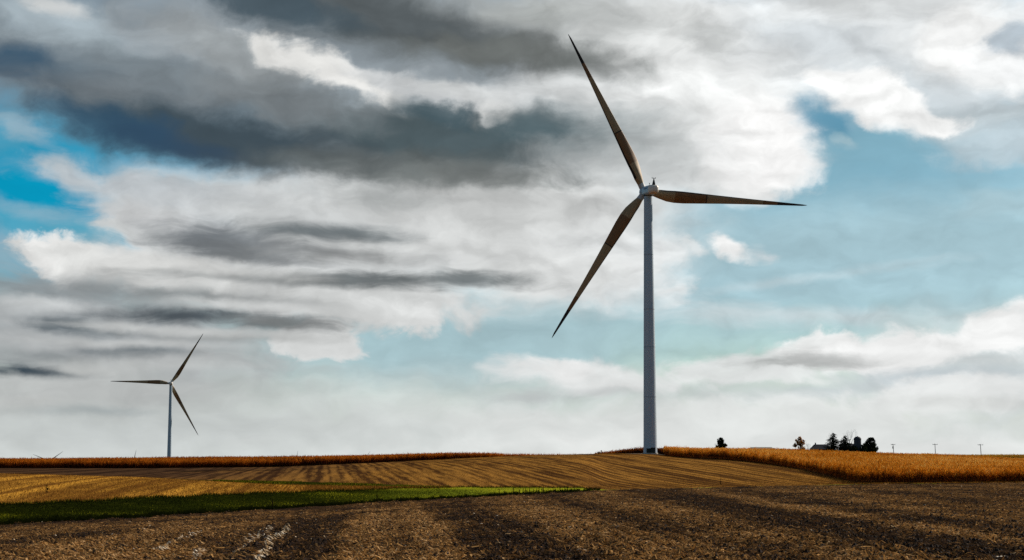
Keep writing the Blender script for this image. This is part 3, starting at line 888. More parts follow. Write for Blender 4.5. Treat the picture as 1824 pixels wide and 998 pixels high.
def corn(name, mat, px0, px1, rin, rout, label, edge=14.0, dens_in=0.8, hs=1.0, tone_c=0.5, tops=True):
    """rin, rout: functions of photo column; rows 0.76 m apart"""
    a0, a1 = float(az_of(px0)), float(az_of(px1))
    rm = 1.0
    pr = np.linspace(px0, px1, 60); rmax = float(np.max(rout(pr))); rmin = float(np.min(rin(pr)))
    objs = []
    Xs, Ys, full = [], [], []
    for lod in (0, 1):
        dq, ds = (0.76, 0.36) if lod == 0 else (1.1, 1.0 / (1.1 * dens_in))
        # box of the sector in row coordinates
        th = np.linspace(a0, a1, 50)
        bx = np.concatenate([rmin * np.sin(th), rmax * np.sin(th)]); by = np.concatenate([rmin * np.cos(th), rmax * np.cos(th)])
        q, s = rows(bx, by)
        qq, ss = np.meshgrid(np.arange(q.min(), q.max(), dq), np.arange(s.min(), s.max(), ds))
        qq = qq.ravel() + rng.normal(0, 0.07, qq.size); ss = ss.ravel() + rng.uniform(-0.5, 0.5, ss.size) * ds
        X = qq * CR + ss * SR; Y = -qq * SR + ss * CR
        r = np.hypot(X, Y); a = np.arctan2(X, Y); px = px_of(a)
        ri = rin(px) + (vnoise(px * 0.05, px * 0) - 0.5) * 1.5; ro = rout(px)
        # distance to the edge also counts sideways at the ends of the field
        ins = (a > a0) & (a < a1) & (r > ri) & (r < ro)
        side = np.minimum((a - a0) * r, (a1 - a) * r)
        near = (r - ri < edge) | (side < edge * 0.4)
        k = ins & (near if lod == 0 else ~near)
        gap = vnoise(X * 0.09, Y * 0.09)
        k &= rng.random(k.size) > np.where(gap > 0.82, 0.5, 0.04)
        Xs.append(X[k]); Ys.append(Y[k]); full.append(np.full(k.sum(), lod == 0))
    X = np.concatenate(Xs); Y = np.concatenate(Ys); full = np.concatenate(full)
    Z = ground(X, Y)
    n = len(X)
    rot = rng.uniform(0, 6.283, n); sc = hs * rng.normal(1.0, 0.10, n) * (0.93 + 0.14 * vnoise(X * 0.05, Y * 0.05))
    tone = np.clip(tone_c + 0.5 * (vnoise(X * 0.06, Y * 0.03) - 0.5) + 0.5 * (vnoise(X * 0.4, Y * 0.4) - 0.5) + rng.normal(0, 0.14, n), 0, 1)
    tm = CORN_FULL + CORN_TOP
    # one mesh: pick templates by level
    Vs, Qs, Ts, base = [], [], [], 0
    which = rng.integers(0, 7, n) + np.where(full, 0, 7)
    for kk, (tv, tq) in enumerate(tm):
        s = np.where(which == kk)[0]
        if not len(s): continue
        c, sn = np.cos(rot[s])[:, None], np.sin(rot[s])[:, None]; w = sc[s][:, None]
        lx = rng.normal(0, 0.05, len(s))[:, None]; ly = rng.normal(0, 0.05, len(s))[:, None]
        vx = (tv[None, :, 0] * c - tv[None, :, 1] * sn) * w + tv[None, :, 2] * lx + X[s][:, None]
        vy = (tv[None, :, 0] * sn + tv[None, :, 1] * c) * w + tv[None, :, 2] * ly + Y[s][:, None]
        vz = tv[None, :, 2] * w + Z[s][:, None]
        Vs.append(np.stack([vx, vy, vz], -1).reshape(-1, 3))
        Qs.append((tq[None] + (np.arange(len(s)) * len(tv))[:, None, None] + base).reshape(-1, 4))
        pj = rng.normal(0, 0.16, (len(s), len(tv) // 4))
        low = 1.2 * np.clip(1 - tv[:, 2] / 1.8, 0, 1)          # shade at the foot of the crop painted into the leaf tone
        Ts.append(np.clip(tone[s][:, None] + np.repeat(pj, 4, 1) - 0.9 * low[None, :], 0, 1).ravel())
        base += len(s) * len(tv)
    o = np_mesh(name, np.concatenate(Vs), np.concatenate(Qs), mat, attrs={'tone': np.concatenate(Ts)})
    print(name, n, 'plants')
    return tag(o, label, 'corn', None, 'stuff')


f1t = np.array(F1)
F1R = lambda px: np.interp(px, f1t[:, 0], f1t[:, 1])
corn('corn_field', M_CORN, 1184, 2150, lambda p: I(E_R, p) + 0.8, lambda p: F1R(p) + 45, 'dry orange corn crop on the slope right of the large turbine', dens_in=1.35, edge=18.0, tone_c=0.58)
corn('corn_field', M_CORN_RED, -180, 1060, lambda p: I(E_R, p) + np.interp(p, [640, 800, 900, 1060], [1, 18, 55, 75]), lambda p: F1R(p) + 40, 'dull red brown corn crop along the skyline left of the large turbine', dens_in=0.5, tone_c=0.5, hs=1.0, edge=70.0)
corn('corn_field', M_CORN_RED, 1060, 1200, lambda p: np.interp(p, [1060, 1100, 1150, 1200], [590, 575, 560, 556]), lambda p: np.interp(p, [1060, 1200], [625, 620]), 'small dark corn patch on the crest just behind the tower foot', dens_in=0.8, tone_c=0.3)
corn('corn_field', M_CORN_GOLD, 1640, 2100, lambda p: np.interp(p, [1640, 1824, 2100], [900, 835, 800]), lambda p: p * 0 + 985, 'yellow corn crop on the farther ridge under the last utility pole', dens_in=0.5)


def polar(n, px0, px1, r0, r1, power=1.0):
    """points with r pdf ~ 1/r^power between functions r0(px), r1(px)"""
    px = rng.uniform(px0, px1, n); a = az_of(px); u = rng.random(n)
    lo, hi = r0(px), r1(px)
    if power == 1.0: r = lo * (hi / lo) ** u
    else: r = np.sqrt(lo ** 2 + (hi ** 2 - lo ** 2) * u)
    return r * np.sin(a), r * np.cos(a), px, r


def blades(name, X, Y, hgt, wid, lean, tone, mat, label, cat):
    n = len(X); Z = ground(X, Y) - 0.02
    a = rng.uniform(0, 6.283, n); dx, dy = np.cos(a) * wid / 2, np.sin(a) * wid / 2
    b = rng.uniform(0, 6.283, n); lx, ly = np.cos(b) * lean * hgt, np.sin(b) * lean * hgt
    V = np.stack([np.stack([X - dx, Y - dy, Z], -1), np.stack([X + dx, Y + dy, Z], -1), np.stack([X + lx, Y + ly, Z + hgt], -1)], 1).reshape(-1, 3)
    Q = np.arange(n * 3).reshape(-1, 3)
    o = np_mesh(name, V, Q, mat, attrs={'tone': np.repeat(tone, 3)})
    return tag(o, label, cat, None, 'stuff')


bF = lambda p: np.interp(p, PXS[40:-40], bR[40:-40]); cF = lambda p: np.interp(p, PXS[40:-40], cR[40:-40])
gF = lambda p: I(G_R, p); tF = lambda p: I(T_R, p)
# waterway grass, with a taller dark fringe on its near edge
X1, Y1, p1, r1 = polar(90000, -250, 1085, bF, cF, 2)
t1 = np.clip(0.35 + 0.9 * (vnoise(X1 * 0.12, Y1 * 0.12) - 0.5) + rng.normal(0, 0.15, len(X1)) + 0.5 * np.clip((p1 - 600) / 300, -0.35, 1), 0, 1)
h1 = rng.uniform(0.06, 0.17, len(X1)) * np.clip((1090 - p1) / 130, 0.25, 1)
X2, Y2, p2, r2 = polar(45000, -250, 1050, lambda p: bF(p) - 1.5, lambda p: bF(p) + 3.2, 2)
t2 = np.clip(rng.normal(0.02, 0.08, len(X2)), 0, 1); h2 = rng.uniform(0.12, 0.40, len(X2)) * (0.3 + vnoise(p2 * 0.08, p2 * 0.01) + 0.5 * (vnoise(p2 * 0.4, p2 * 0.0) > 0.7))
X3, Y3, p3, r3 = polar(16000, 380, 800, gF, tF, 2)
t3 = np.clip(rng.normal(0.42, 0.2, len(X3)), 0, 1); h3 = rng.uniform(0.1, 0.3, len(X3)) * (vnoise(X3 * 0.2, Y3 * 0.1) > 0.35)
X4, Y4, p4, r4 = polar(9000, -250, 1060, lambda p: cF(p) - 1.5, lambda p: cF(p) + 1.2, 2)
X5, Y5, p5, r5 = polar(2600, 860, 1075, lambda p: bF(p) - 0.8, lambda p: bF(p) + 3.5, 2)
t5 = np.clip(rng.normal(0.0, 0.12, len(X5)), 0, 1); h5 = rng.uniform(0.1, 0.65, len(X5)) * (vnoise(p5 * 0.11, p5 * 0) > 0.42)
t4 = np.clip(rng.normal(0.25, 0.2, len(X4)), 0, 1); h4 = rng.uniform(0.15, 0.45, len(X4))
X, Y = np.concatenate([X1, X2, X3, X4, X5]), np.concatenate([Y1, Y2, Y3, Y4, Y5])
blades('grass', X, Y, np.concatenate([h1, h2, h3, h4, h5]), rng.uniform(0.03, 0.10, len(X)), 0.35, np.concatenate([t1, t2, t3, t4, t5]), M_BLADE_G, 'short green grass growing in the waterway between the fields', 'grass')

# stubble on the hill and on the gold field, thicker in the pale strips
Xa, Ya, pa, ra = polar(60000, -250, 2000, tF, lambda p: I(E_R, p), 1.0)
Xb, Yb, pb, rb = polar(36000, -250, 800, cF, gF, 1.0)
X, Y = np.concatenate([Xa, Xb]), np.concatenate([Ya, Yb])
q, s = rows(X, Y); q = np.round(q / 0.76) * 0.76 + rng.normal(0, 0.22, len(q)); X = q * CR + s * SR; Y = -q * SR + s * CR
tn = np.clip(0.45 + rng.normal(0, 0.22, len(q)), 0, 1)
keep = ~((X < -30) & (np.hypot(X, Y) > tF(px_of(np.arctan2(X, Y))))) & (np.hypot(X, Y) < I(E_R, px_of(np.arctan2(X, Y))) - 0.5)
X, Y, tn = X[keep], Y[keep], tn[keep]
blades('corn_stubble', X, Y, rng.uniform(0.12, 0.34, len(X)), rng.uniform(0.04, 0.09, len(X)), 0.3, tn, M_STUB, 'cut corn stubble standing in rows on the gold hillside', 'stubble')

# litter of husks, leaves and clods on the near field
NL = 300000
X, Y, pp, rr = polar(NL, -260, 2080, lambda p: p * 0 + 33, bF, 1.0)
strip = strips(X, Y)
k_ = rng.random(NL) < 0.22 + 0.85 * strip
X, Y, pp, rr, strip = X[k_], Y[k_], pp[k_], rr[k_], strip[k_]; NL = len(X)
ln = rng.uniform(0.10, 0.55, NL) * (0.75 + 0.003 * rr); wd = rng.uniform(0.022, 0.070, NL) * (0.7 + 0.005 * rr)
tone = np.clip(0.06 + 0.76 * strip + rng.normal(0, 0.24, NL), 0, 0.88)
pale = (rng.random(NL) < 0.003 + 0.006 * (strip < 0.4))
tone[pale] = rng.uniform(0.88, 1.0, pale.sum()); ln[pale] *= 0.7
# pale husk windrows, lower left
WIN = []
for (xa, ya_, xb, yb_) in ((408, 997, 482, 938), (275, 992, 352, 950), (458, 996, 512, 940), (350, 998, 362, 985)):
    k = 180
    t = rng.random(k); yy = ya_ + (yb_ - ya_) * t + rng.normal(0, 1.4, k); xx = xa + (xb - xa) * t + rng.normal(0, 2.4, k) + 5 * np.sin(t * 9)
    # put each piece where that line meets the ground
    for ii, (x_, y_) in enumerate(zip(xx, yy)):
        rr_ = np.linspace(30, 150, 400); a_ = float(az_of(x_)); zz = ground(rr_ * math.sin(a_), rr_ * math.cos(a_))
        zt = np.array([z_of(y_, v, x_) for v in (30.0,)])[0] / 30.0 * rr_
        j_ = int(np.argmax(zt < zz)) if np.any(zt < zz) else 20
        idx = int(rng.integers(0, NL)); WIN.append(idx)
        X[idx], Y[idx] = rr_[j_] * math.sin(a_), rr_[j_] * math.cos(a_); tone[idx] = rng.uniform(0.88, 1.0); ln[idx] = rng.uniform(0.12, 0.45); wd[idx] = rng.uniform(0.03, 0.08)
wi = np.array(WIN, int)
Z = ground(X, Y) + tilth(X, Y)
a = rng.uniform(0, 6.283, NL); ca, sa = np.cos(a), np.sin(a)
up = 0.09 * rng.random(NL) ** 2; up[wi] = rng.uniform(0.03, 0.12, len(wi)); tw = rng.uniform(-0.4, 0.4, NL)
P = []
for (t, w) in ((-0.5, 0.6), (0.0, 1.0), (0.5, 0.4)):
    for sgn in (-1, 1):
        lx = ln * t; ly = wd * w * sgn * 0.5
        zz = 0.015 + up * (1 - 4 * t * t) + ly * tw + lx * rng.uniform(-0.08, 0.08, NL)
        P.append(np.stack([X + lx * ca - ly * sa, Y + lx * sa + ly * ca, Z + zz], -1))
V = np.stack(P, 1).reshape(-1, 3)
b = (np.arange(NL) * 6)[:, None]
Q = np.concatenate([b + np.array([[0, 1, 3, 2]]), b + np.array([[2, 3, 5, 4]])])
tag(np_mesh('crop_litter', V, Q, M_HUSK, attrs={'tone': np.repeat(tone, 6)}), 'dry husks and leaf scraps strewn over the dark tilled soil', 'crop litter', None, 'stuff')

NS = 13000
X, Y, pp, rr = polar(NS, -260, 2080, lambda p: p * 0 + 33, lambda p: p * 0 + 140, 1.0)
c_ = (X + 0.09 * Y) / (1 + 0.0125 * Y); c_ = np.round(c_ / 0.52) * 0.52 + rng.normal(0, 0.05, NS); X = c_ * (1 + 0.0125 * Y) - 0.09 * Y
st_ = strips(X, Y); k_ = rng.random(NS) < 0.15 + 0.8 * st_; X, Y, st_ = X[k_], Y[k_], st_[k_]; NS = len(X)
Z = ground(X, Y) + tilth(X, Y); hh = rng.uniform(0.06, 0.17, NS); ww = rng.uniform(0.025, 0.05, NS); a = rng.uniform(0, 6.283, NS)
lx, ly = rng.normal(0, 0.10, NS), rng.normal(0, 0.10, NS); dx, dy = np.cos(a) * ww / 2, np.sin(a) * ww / 2
V = np.stack([np.stack([X - dx, Y - dy, Z - 0.03], -1), np.stack([X + dx, Y + dy, Z - 0.03], -1), np.stack([X + dx + lx, Y + dy + ly, Z + hh], -1), np.stack([X - dx + lx, Y - dy + ly, Z + hh], -1)], 1).reshape(-1, 3)
tag(np_mesh('stalk_stubs', V, np.arange(NS * 4).reshape(-1, 4), M_HUSK, attrs={'tone': np.repeat(np.clip(0.3 + 0.4 * st_ + rng.normal(0, 0.15, NS), 0, 0.9), 4)}),
    'short cut stalks standing in the furrows of the near field', 'stubble', None, 'stuff')

NC = 110000
X, Y, pp, rr = polar(NC, -260, 2080, lambda p: p * 0 + 33, bF, 1.0)
Z = ground(X, Y) + tilth(X, Y)
sz = 0.025 + 0.075 * rng.random(NC) ** 2.5 * (0.8 + 0.004 * rr)
octa = np.array([(1, 0, 0), (0, 1, 0), (-1, 0, 0), (0, -1, 0), (0, 0, 1)], float)
V = octa[None] * sz[:, None, None] * (1 + rng.uniform(-0.4, 0.4, (NC, 5, 3))) * np.array([1, 1, 0.8])
V[:, :, 0] += X[:, None]; V[:, :, 1] += Y[:, None]; V[:, :, 2] += Z[:, None]
b = (np.arange(NC) * 5)[:, None]
Q = np.concatenate([b + np.array([[i, (i + 1) % 4, 4]]) for i in range(4)])
tag(np_mesh('soil_clods', V.reshape(-1, 3), Q, M_CLODS), 'crumbled brown clods of tilled soil over the near field', 'soil clods', None, 'stuff')


def at(px, r, dz=0.0):
    a = float(az_of(px)); x, y = r * math.sin(a), r * math.cos(a)
    return Vector((x, y, float(ground(x, y)) + dz))


# ------------------------------------------------------------------ wind turbines
HUB_H, OVER, RAD, TILT = 82.25, 3.6, 55.3, R(3.7)


def circ(r, z, n=72, cx=0, cy=0): return [Vector((cx + r * math.cos(2 * math.pi * k / n), cy + r * math.sin(2 * math.pi * k / n), z)) for k in range(n)]


def make_tower(parent):
    mb = MB(); H = HUB_H - 1.6
    zs = [0.0, 0.35, 0.351]; rs = [2.35, 2.35, 2.12]; ms = [1, 1]
    seams = [17.5, 33.0, 44.8, 62.0]
    rad = lambda z: 2.12 - 0.82 * (z / H) ** 1.05
    z = 0.351; ms = [2, 2]
    for sm in seams + [H]:
        for k in range(1, 6):
            zz = z + (sm - z) * k / 5.0
            zs.append(zz); rs.append(rad(zz)); ms.append(0)
        if sm != H:
            for dz_, e in ((0.0, 0.03), (0.12, 0.03), (0.12, 0.0)):
                zs.append(sm + dz_); rs.append(rad(sm) + e); ms.append(1)
        z = sm + 0.12
    mb.loft([circ(r, zz) for r, zz in zip(rs, zs)], 0, True, ms)
    mb.build('tower', [M_TOWER, M_SEAM, M_PAD], parent, False)


def rrect(cx, cz, w, h, y, rad, n=6):
    out = []
    for (sx, sz, a0) in ((1, 1, 0), (-1, 1, 90), (-1, -1, 180), (1, -1, 270)):
        for k in range(n):
            a = R(a0 + 90.0 * k / (n - 1)); out.append(Vector((cx + sx * (w / 2 - rad) + rad * math.cos(a), y, cz + sz * (h / 2 - rad) + rad * math.sin(a))))
    return out


def make_turbine(phase):
    root = empty('wind_turbine')
    make_tower(root)
    Rt = Matrix.Translation((0, 0, HUB_H)) @ Matrix.Rotation(TILT, 4, 'X')
    # nacelle, nose towards +Y
    mb = MB()
    st = [(-7.2, 1.2, 1.2, 0.05), (-7.0, 2.1, 2.0, 0.05), (-6.3, 2.8, 2.6, 0.0), (-5.1, 3.1, 2.9, 0.0), (-4.9, 3.1, 2.9, 0.0), (-1.0, 3.2, 3.0, 0), (1.2, 3.1, 2.9, 0), (1.9, 2.8, 2.6, 0), (2.15, 2.2, 2.1, 0)]
    mb.loft([[Rt @ v for v in rrect(0, z, w, h, y, min(w, h) * 0.30)] for (y, w, h, z) in st], 0, True, [1, 1, 1, 1, 0, 0, 0, 0])
    nac = mb.build('nacelle', [M_NAC, M_NAC2], root, True)
    mk = MB()
    for sx in (-1,):
        mk.box((sx * 1.602, -2.25, 0.30), (0.016, 3.4, 0.07), 0, Rt)
        for k, (w, h) in enumerate(((0.35, 0.55), (0.22, 0.30), (0.34, 0.50), (0.30, 0.42), (0.30, 0.50), (0.24, 0.42))):
            y = -3.8 + k * 0.62
            mk.box((sx * 1.602, y, 0.55 + h / 2 - 0.25), (0.02, w, h), 0, Rt)
    mk.build('lettering', M_MARK, nac)
    mb = MB()      # grille under the nacelle and yaw collar
    mb.loft([circ(1.35, HUB_H - 1.75, 28), circ(1.5, HUB_H - 1.3, 28)], 0)
    mb.build('yaw_bearing', M_DARK, root, True)
    # weather mast: dark wedge with a cross arm
    mb = MB()
    mb.add([Rt @ Vector(v) for v in ((-0.45, -6.3, 1.15), (0.45, -6.3, 1.15), (0.45, -5.3, 1.25), (-0.45, -5.3, 1.25), (-0.09, -5.95, 3.3), (0.09, -5.95, 3.3), (0.09, -5.75, 3.3), (-0.09, -5.75, 3.3))],
           [(0, 1, 5, 4), (1, 2, 6, 5), (2, 3, 7, 6), (3, 0, 4, 7), (4, 5, 6, 7), (3, 2, 1, 0)])
    mb.tube([Rt @ Vector((-0.6, -5.8, 3.45)), Rt @ Vector((0.6, -5.8, 3.45))], 0.07, 6)
    mb.tube([Rt @ Vector((-0.56, -5.8, 3.35)), Rt @ Vector((-0.56, -5.8, 3.75))], 0.09, 6)
    mb.tube([Rt @ Vector((0.56, -5.8, 3.35)), Rt @ Vector((0.56, -5.8, 3.7))], 0.09, 6)
    mb.tube([Rt @ Vector((0, -5.8, 3.2)), Rt @ Vector((0, -5.8, 3.6))], 0.08, 6)
    mb.build('weather_mast', M_DARK, root)
    mb = MB(); mb.tube([Rt @ Vector((0.2, -0.8, 1.35)), Rt @ Vector((0.2, -0.8, 2.2))], [0.09, 0.06], 6); mb.tube([Rt @ Vector((0.2, -0.8, 2.2)), Rt @ Vector((0.2, -0.8, 2.45))], 0.16, 8)
    mb.build('beacon', M_DARK, root)
    # spinner
    mb = MB(); prof = [(2.2, 1.3), (2.35, 1.6), (3.0, 1.68), (4.0, 1.65), (4.8, 1.4), (5.4, 0.95), (5.7, 0.45), (5.8, 0.05)]
    mb.loft([[Rt @ Vector((r * math.cos(2 * math.pi * k / 28), y, r * math.sin(2 * math.pi * k / 28))) for k in range(28)] for (y, r) in prof], 0)
    mb.build('hub', M_NAC, root, True)
    # blade mesh, along +Z, trailing edge towards +X
    bm_ = MB(); rings = []; mis = []
    st = [(0.9, 2.05, 1.0, 0), (1.7, 2.05, 1.0, 0), (3.0, 2.1, 0.95, 14), (5.0, 2.55, 0.72, 14), (7.5, 3.1, 0.50, 13), (10.0, 3.40, 0.38, 11.5), (13.0, 3.35, 0.31, 9.5), (16.5, 3.05, 0.27, 7.5), (20.6, 2.7, 0.24, 6), (20.9, 2.68, 0.24, 6),
          (25.0, 2.32, 0.22, 4.5), (30.0, 1.95, 0.20, 3), (35.0, 1.6, 0.19, 2), (40.0, 1.28, 0.18, 1), (45.0, 0.98, 0.18, 0), (49.5, 0.70, 0.18, -1), (53.6, 0.46, 0.2, -1), (54.9, 0.20, 0.2, -1), (RAD, 0.06, 0.3, -1)]
    n = 20
    for (z, ch_, th, tw) in st:
        blend = min(1.0, max(0.0, (z - 1.7) / 6.0)); ring = []
        for k in range(n):
            a = 2 * math.pi * k / n
            xc = 0.5 - 0.5 * math.cos(a)                          # 0 leading edge .. 1 trailing edge
            yt = 0.5 * th * (1.55 * math.sqrt(max(xc, 0)) * (1 - xc) + 0.10 * (1 - xc) * xc) * 1.75
            ch = ch_ * (1.14 if z > 4 else 1.0)
            fx, fy = (xc - 0.30) * ch, (yt if a < math.pi else -yt) * ch
            cx, cy = (xc - 0.5) * ch, 0.5 * ch * math.sin(a)
            x = cx * (1 - blend) + fx * blend; y = cy * (1 - blend) + fy * blend
            t = R(tw)
            ring.append(Vector((x * math.cos(t) - y * math.sin(t), x * math.sin(t) + y * math.cos(t) + 0.2 * (z / RAD) ** 2, z)))
        rings.append(ring)
    b0 = len(bm_.v)
    bm_.v += [tuple(v) for r_ in rings for v in r_]
    for i in range(len(rings) - 1):
        zc = (st[i][0] + st[i + 1][0]) / 2
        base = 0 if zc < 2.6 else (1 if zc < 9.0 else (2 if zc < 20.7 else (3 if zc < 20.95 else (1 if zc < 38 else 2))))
        for k in range(n):
            mi = base
            if zc > 4 and (k <= 1 or k >= n - 2): mi = 3            # leading edge tape
            if zc > 47: mi = 3
            bm_.f.append((i * n + k, i * n + (k + 1) % n, (i + 1) * n + (k + 1) % n, (i + 1) * n + k)); bm_.m.append(mi)
    bm_.f.append(tuple(range(n))[::-1]); bm_.m.append(0)
    first = None
    for j in range(3):
        if first is None:
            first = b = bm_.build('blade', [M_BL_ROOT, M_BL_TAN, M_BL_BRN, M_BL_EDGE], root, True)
        else:
            b = first.copy(); C.objects.link(b); b.parent = root
    spin(root, phase)
    return root


def spin(root, phase):
    bl = [c for c in root.children if c.name.startswith('blade')]
    for j, b in enumerate(bl):
        # phase: angle of a blade above the horizontal right, seen from behind
        ang = R(phase + 120.0 * j) - math.pi / 2
        b.matrix_local = Matrix.Translation((0, 0, HUB_H)) @ Matrix.Rotation(TILT, 4, 'X') @ Matrix.Translation((0, OVER, 0)) @ Matrix.Rotation(-ang, 4, 'Y')


YAW = R(13.0)
t1_ = make_turbine(-2.35)
t1_.location = at(1158.5, 508); t1_.rotation_euler = (0, 0, YAW)
tag(t1_, 'huge pale turbine with brown blades standing on the hill crest beside the corn', 'wind turbine', 'wind turbines')
t2_ = copy_tree(t1_); spin(t2_, 58.6)
t2_.location = at(301.5, 1557); t2_.rotation_euler = (0, 0, YAW)
tag(t2_, 'whole smaller turbine standing far off behind the red brown corn', 'wind turbine', 'wind turbines')
for (px, r, ph, lab) in ((87, 5500, 36, 'sunken distant turbine showing two slanting blades at the left end of the skyline'),
                         (236.5, 6250, 77, 'distant turbine showing one blade tip over the corn just beside the smaller turbine'),
                         (527.5, 6550, 84, 'distant turbine with one short upright blade tip over the middle of the corn skyline'),
                         (643, 6050, 52, 'distant turbine with one short slanting blade tip over the thin end of the corn')):
    t_ = copy_tree(t1_); spin(t_, ph); t_.location = at(px, r); t_.rotation_euler = (0, 0, YAW); tag(t_, lab, 'wind turbine', 'wind turbines')

# cabinets at the tower foot


def cabinet(px, r, w, d, h, label):
    root = empty('transformer_cabinet', at(px, r))
    mb = MB(); mb.box((0, 0, 0.10), (w + 0.3, d + 0.3, 0.5)); mb.build('plinth', M_PAD, root)
    mb = MB(); mb.box((0, 0, 0.35 + (h - 0.5) / 2), (w, d, h - 0.5))
    mb.box((0, -0.02, h - 0.10), (w + 0.12, d + 0.12, 0.12)); mb.build('body', M_BOX, root)
    for s in (-1, 1):
        mb = MB(); mb.box((s * w * 0.245, -d / 2 - 0.02, h * 0.5), (w * 0.46, 0.03, h * 0.66)); dr = mb.build('door', M_BOX, root)
        mb = MB(); mb.box((s * 0.10, -d / 2 - 0.06, h * 0.5), (0.04, 0.05, 0.22)); mb.build('handle', M_DARK, dr)
    return tag(root, label, 'cabinet', 'cabinets at the tower foot')


cabinet(1156.0, 503.2, 1.5, 1.4, 1.75, 'lower dark steel cabinet by the tower foot')
cabinet(1163.2, 502.6, 1.3, 1.4, 2.05, 'taller dark steel cabinet by the tower foot')
pm = MB(); pm.tube([(0, 0, -0.2), (0, 0, 1.1)], [0.14, 0.12], 7); pm.box((0, 0, 0.95), (0.34, 0.2, 0.36))
o = pm.build('marker_post', M_DARK); o.location = at(1071, 526); tag(o, 'short dark marker post alone on the bare hill crest', 'post')
# gravel apron round the tower
mb = MB(); cpt = at(1166, 508)
ring = []
for k in range(40):
    a = 2 * math.pi * k / 40; rr_ = 7.5 + 1.0 * math.sin(3 * a) + 0.5 * math.sin(7 * a + 1)
    x, y = cpt.x + rr_ * math.cos(a) * 1.1, cpt.y + rr_ * math.sin(a); ring.append(Vector((x, y, float(ground(x, y)) + 0.05)))
mb.add([cpt + Vector((0, 0, 0.07))] + ring, [(0, 1 + k, 1 + (k + 1) % 40) for k in range(40)])
M_GRAV = simple('gravel', (0.16, 0.13, 0.10), 0.95, 0.1, 0.3, 3.0)
o = mb.build('gravel_pad', M_GRAV); tag(o, 'patch of pale gravel round the foot of the large turbine', 'gravel', None, 'structure')

# ------------------------------------------------------------------ trees


def leaf_cloud(name, pts, size, mat, parent, tone):
    """leaf sprays: two crossed quads at every point"""
    pts = np.array(pts); n = len(pts)
    Vs = []
    for k in range(2):
        d = rng.normal(0, 1, (n, 3)); d /= np.linalg.norm(d, axis=1)[:, None]
        e = np.cross(d, rng.normal(0, 1, (n, 3))); e /= np.linalg.norm(e, axis=1)[:, None] + 1e-9
        s = (size * rng.uniform(0.6, 1.3, n))[:, None]
        Vs.append(np.stack([pts - d * s, pts + e * s * 0.5, pts + d * s, pts - e * s * 0.5], 1))
    V = np.concatenate(Vs).reshape(-1, 3); Q = np.arange(len(V)).reshape(-1, 4)
    return np_mesh(name, V, Q, mat, parent, attrs={'tone': np.repeat(np.concatenate([tone, tone]), 4)})


def limbs(mb, base, d, ln, rad, depth, rnd, spread=0.55, tips=None, up=0.15, seg=3):
    p = Vector(base); d = Vector(d).normalized(); pts = [p.copy()]
    for i in range(seg):
        d = (d + Vector((rnd.uniform(-1, 1), rnd.uniform(-1, 1), rnd.uniform(-0.5, 1) + up)) * 0.14).normalized(); p = p + d * ln / seg; pts.append(p.copy())
    mb.tube(pts, [rad * (1 - 0.45 * i / seg) for i in range(seg + 1)], 5 if depth > 1 else 3, 0, False)
    if tips is not None: tips.append(p.copy())
    if depth == 0: return
    for k in range(rnd.choice((2, 3, 3))):
        dd = (d + Vector((rnd.uniform(-1, 1), rnd.uniform(-1, 1), rnd.uniform(-0.3, 0.9))) * spread * 1.5).normalized()
        b = pts[-1] if k == 0 else pts[-1 - (k % 2)]
        limbs(mb, b, dd, ln * rnd.uniform(0.6, 0.85), rad * 0.55, depth - 1, rnd, spread, tips, up, seg)


def conifer(name, px, r, ytop, halfw, label, seed, shag=0.5, dens=1.0, cat='conifer'):
    rnd = random.Random(seed); base = at(px, r); root = empty(name, base)
    a = math.atan((px - 912.0) * 0.9942 / F); h = z_of(ytop, r, px) - base.z; W = halfw / F * r
    mb = MB(); mb.tube([(0, 0, -0.3), (0.05, 0, h * 0.5), (0, 0, h * 0.97)], [W * 0.11, W * 0.06, 0.03], 7)
    for i in range(40):
        z = h * (0.12 + 0.8 * i / 40); aa = rnd.uniform(0, 6.28); ln = W * (1 - z / h) ** 0.8 * 0.8
        mb.tube([(0, 0, z), (math.cos(aa) * ln, math.sin(aa) * ln, z - 0.15 * ln)], [0.05, 0.015], 3, 0, False)
    mb.build('trunk', M_BARK, root)
    pts = []
    nl = int(h / 0.42)
    for i in range(nl):
        t = i / nl; z = h * (0.10 + 0.9 * t)
        rw = W * (1 - t) ** 0.52 * (1 + shag * 0.22 * rnd.uniform(-1, 1)) + 0.12
        nb = max(5, int(13 * (1 - t) + 4))
        for b_ in range(nb):
            if rnd.random() < 0.10: continue
            aa = rnd.uniform(0, 6.283); L_ = rw * rnd.uniform(0.62, 1.12)
            m = max(3, int(L_ / 0.17 * dens))
            for k in range(m):
                f = (k + rnd.random()) / m; w = 0.10 + 0.20 * (1 - f)
                pts.append((math.cos(aa) * L_ * f + rnd.gauss(0, w), math.sin(aa) * L_ * f + rnd.gauss(0, w), z - 0.30 * L_ * f * shag + 0.12 * f * f * L_ + rnd.gauss(0, 0.10)))
    pts = np.array(pts)
    leaf_cloud('crown', pts, 0.28, M_CONIF, root, np.clip(rng.normal(0.4, 0.25, len(pts)), 0, 1))
    return tag(root, label, cat, None)


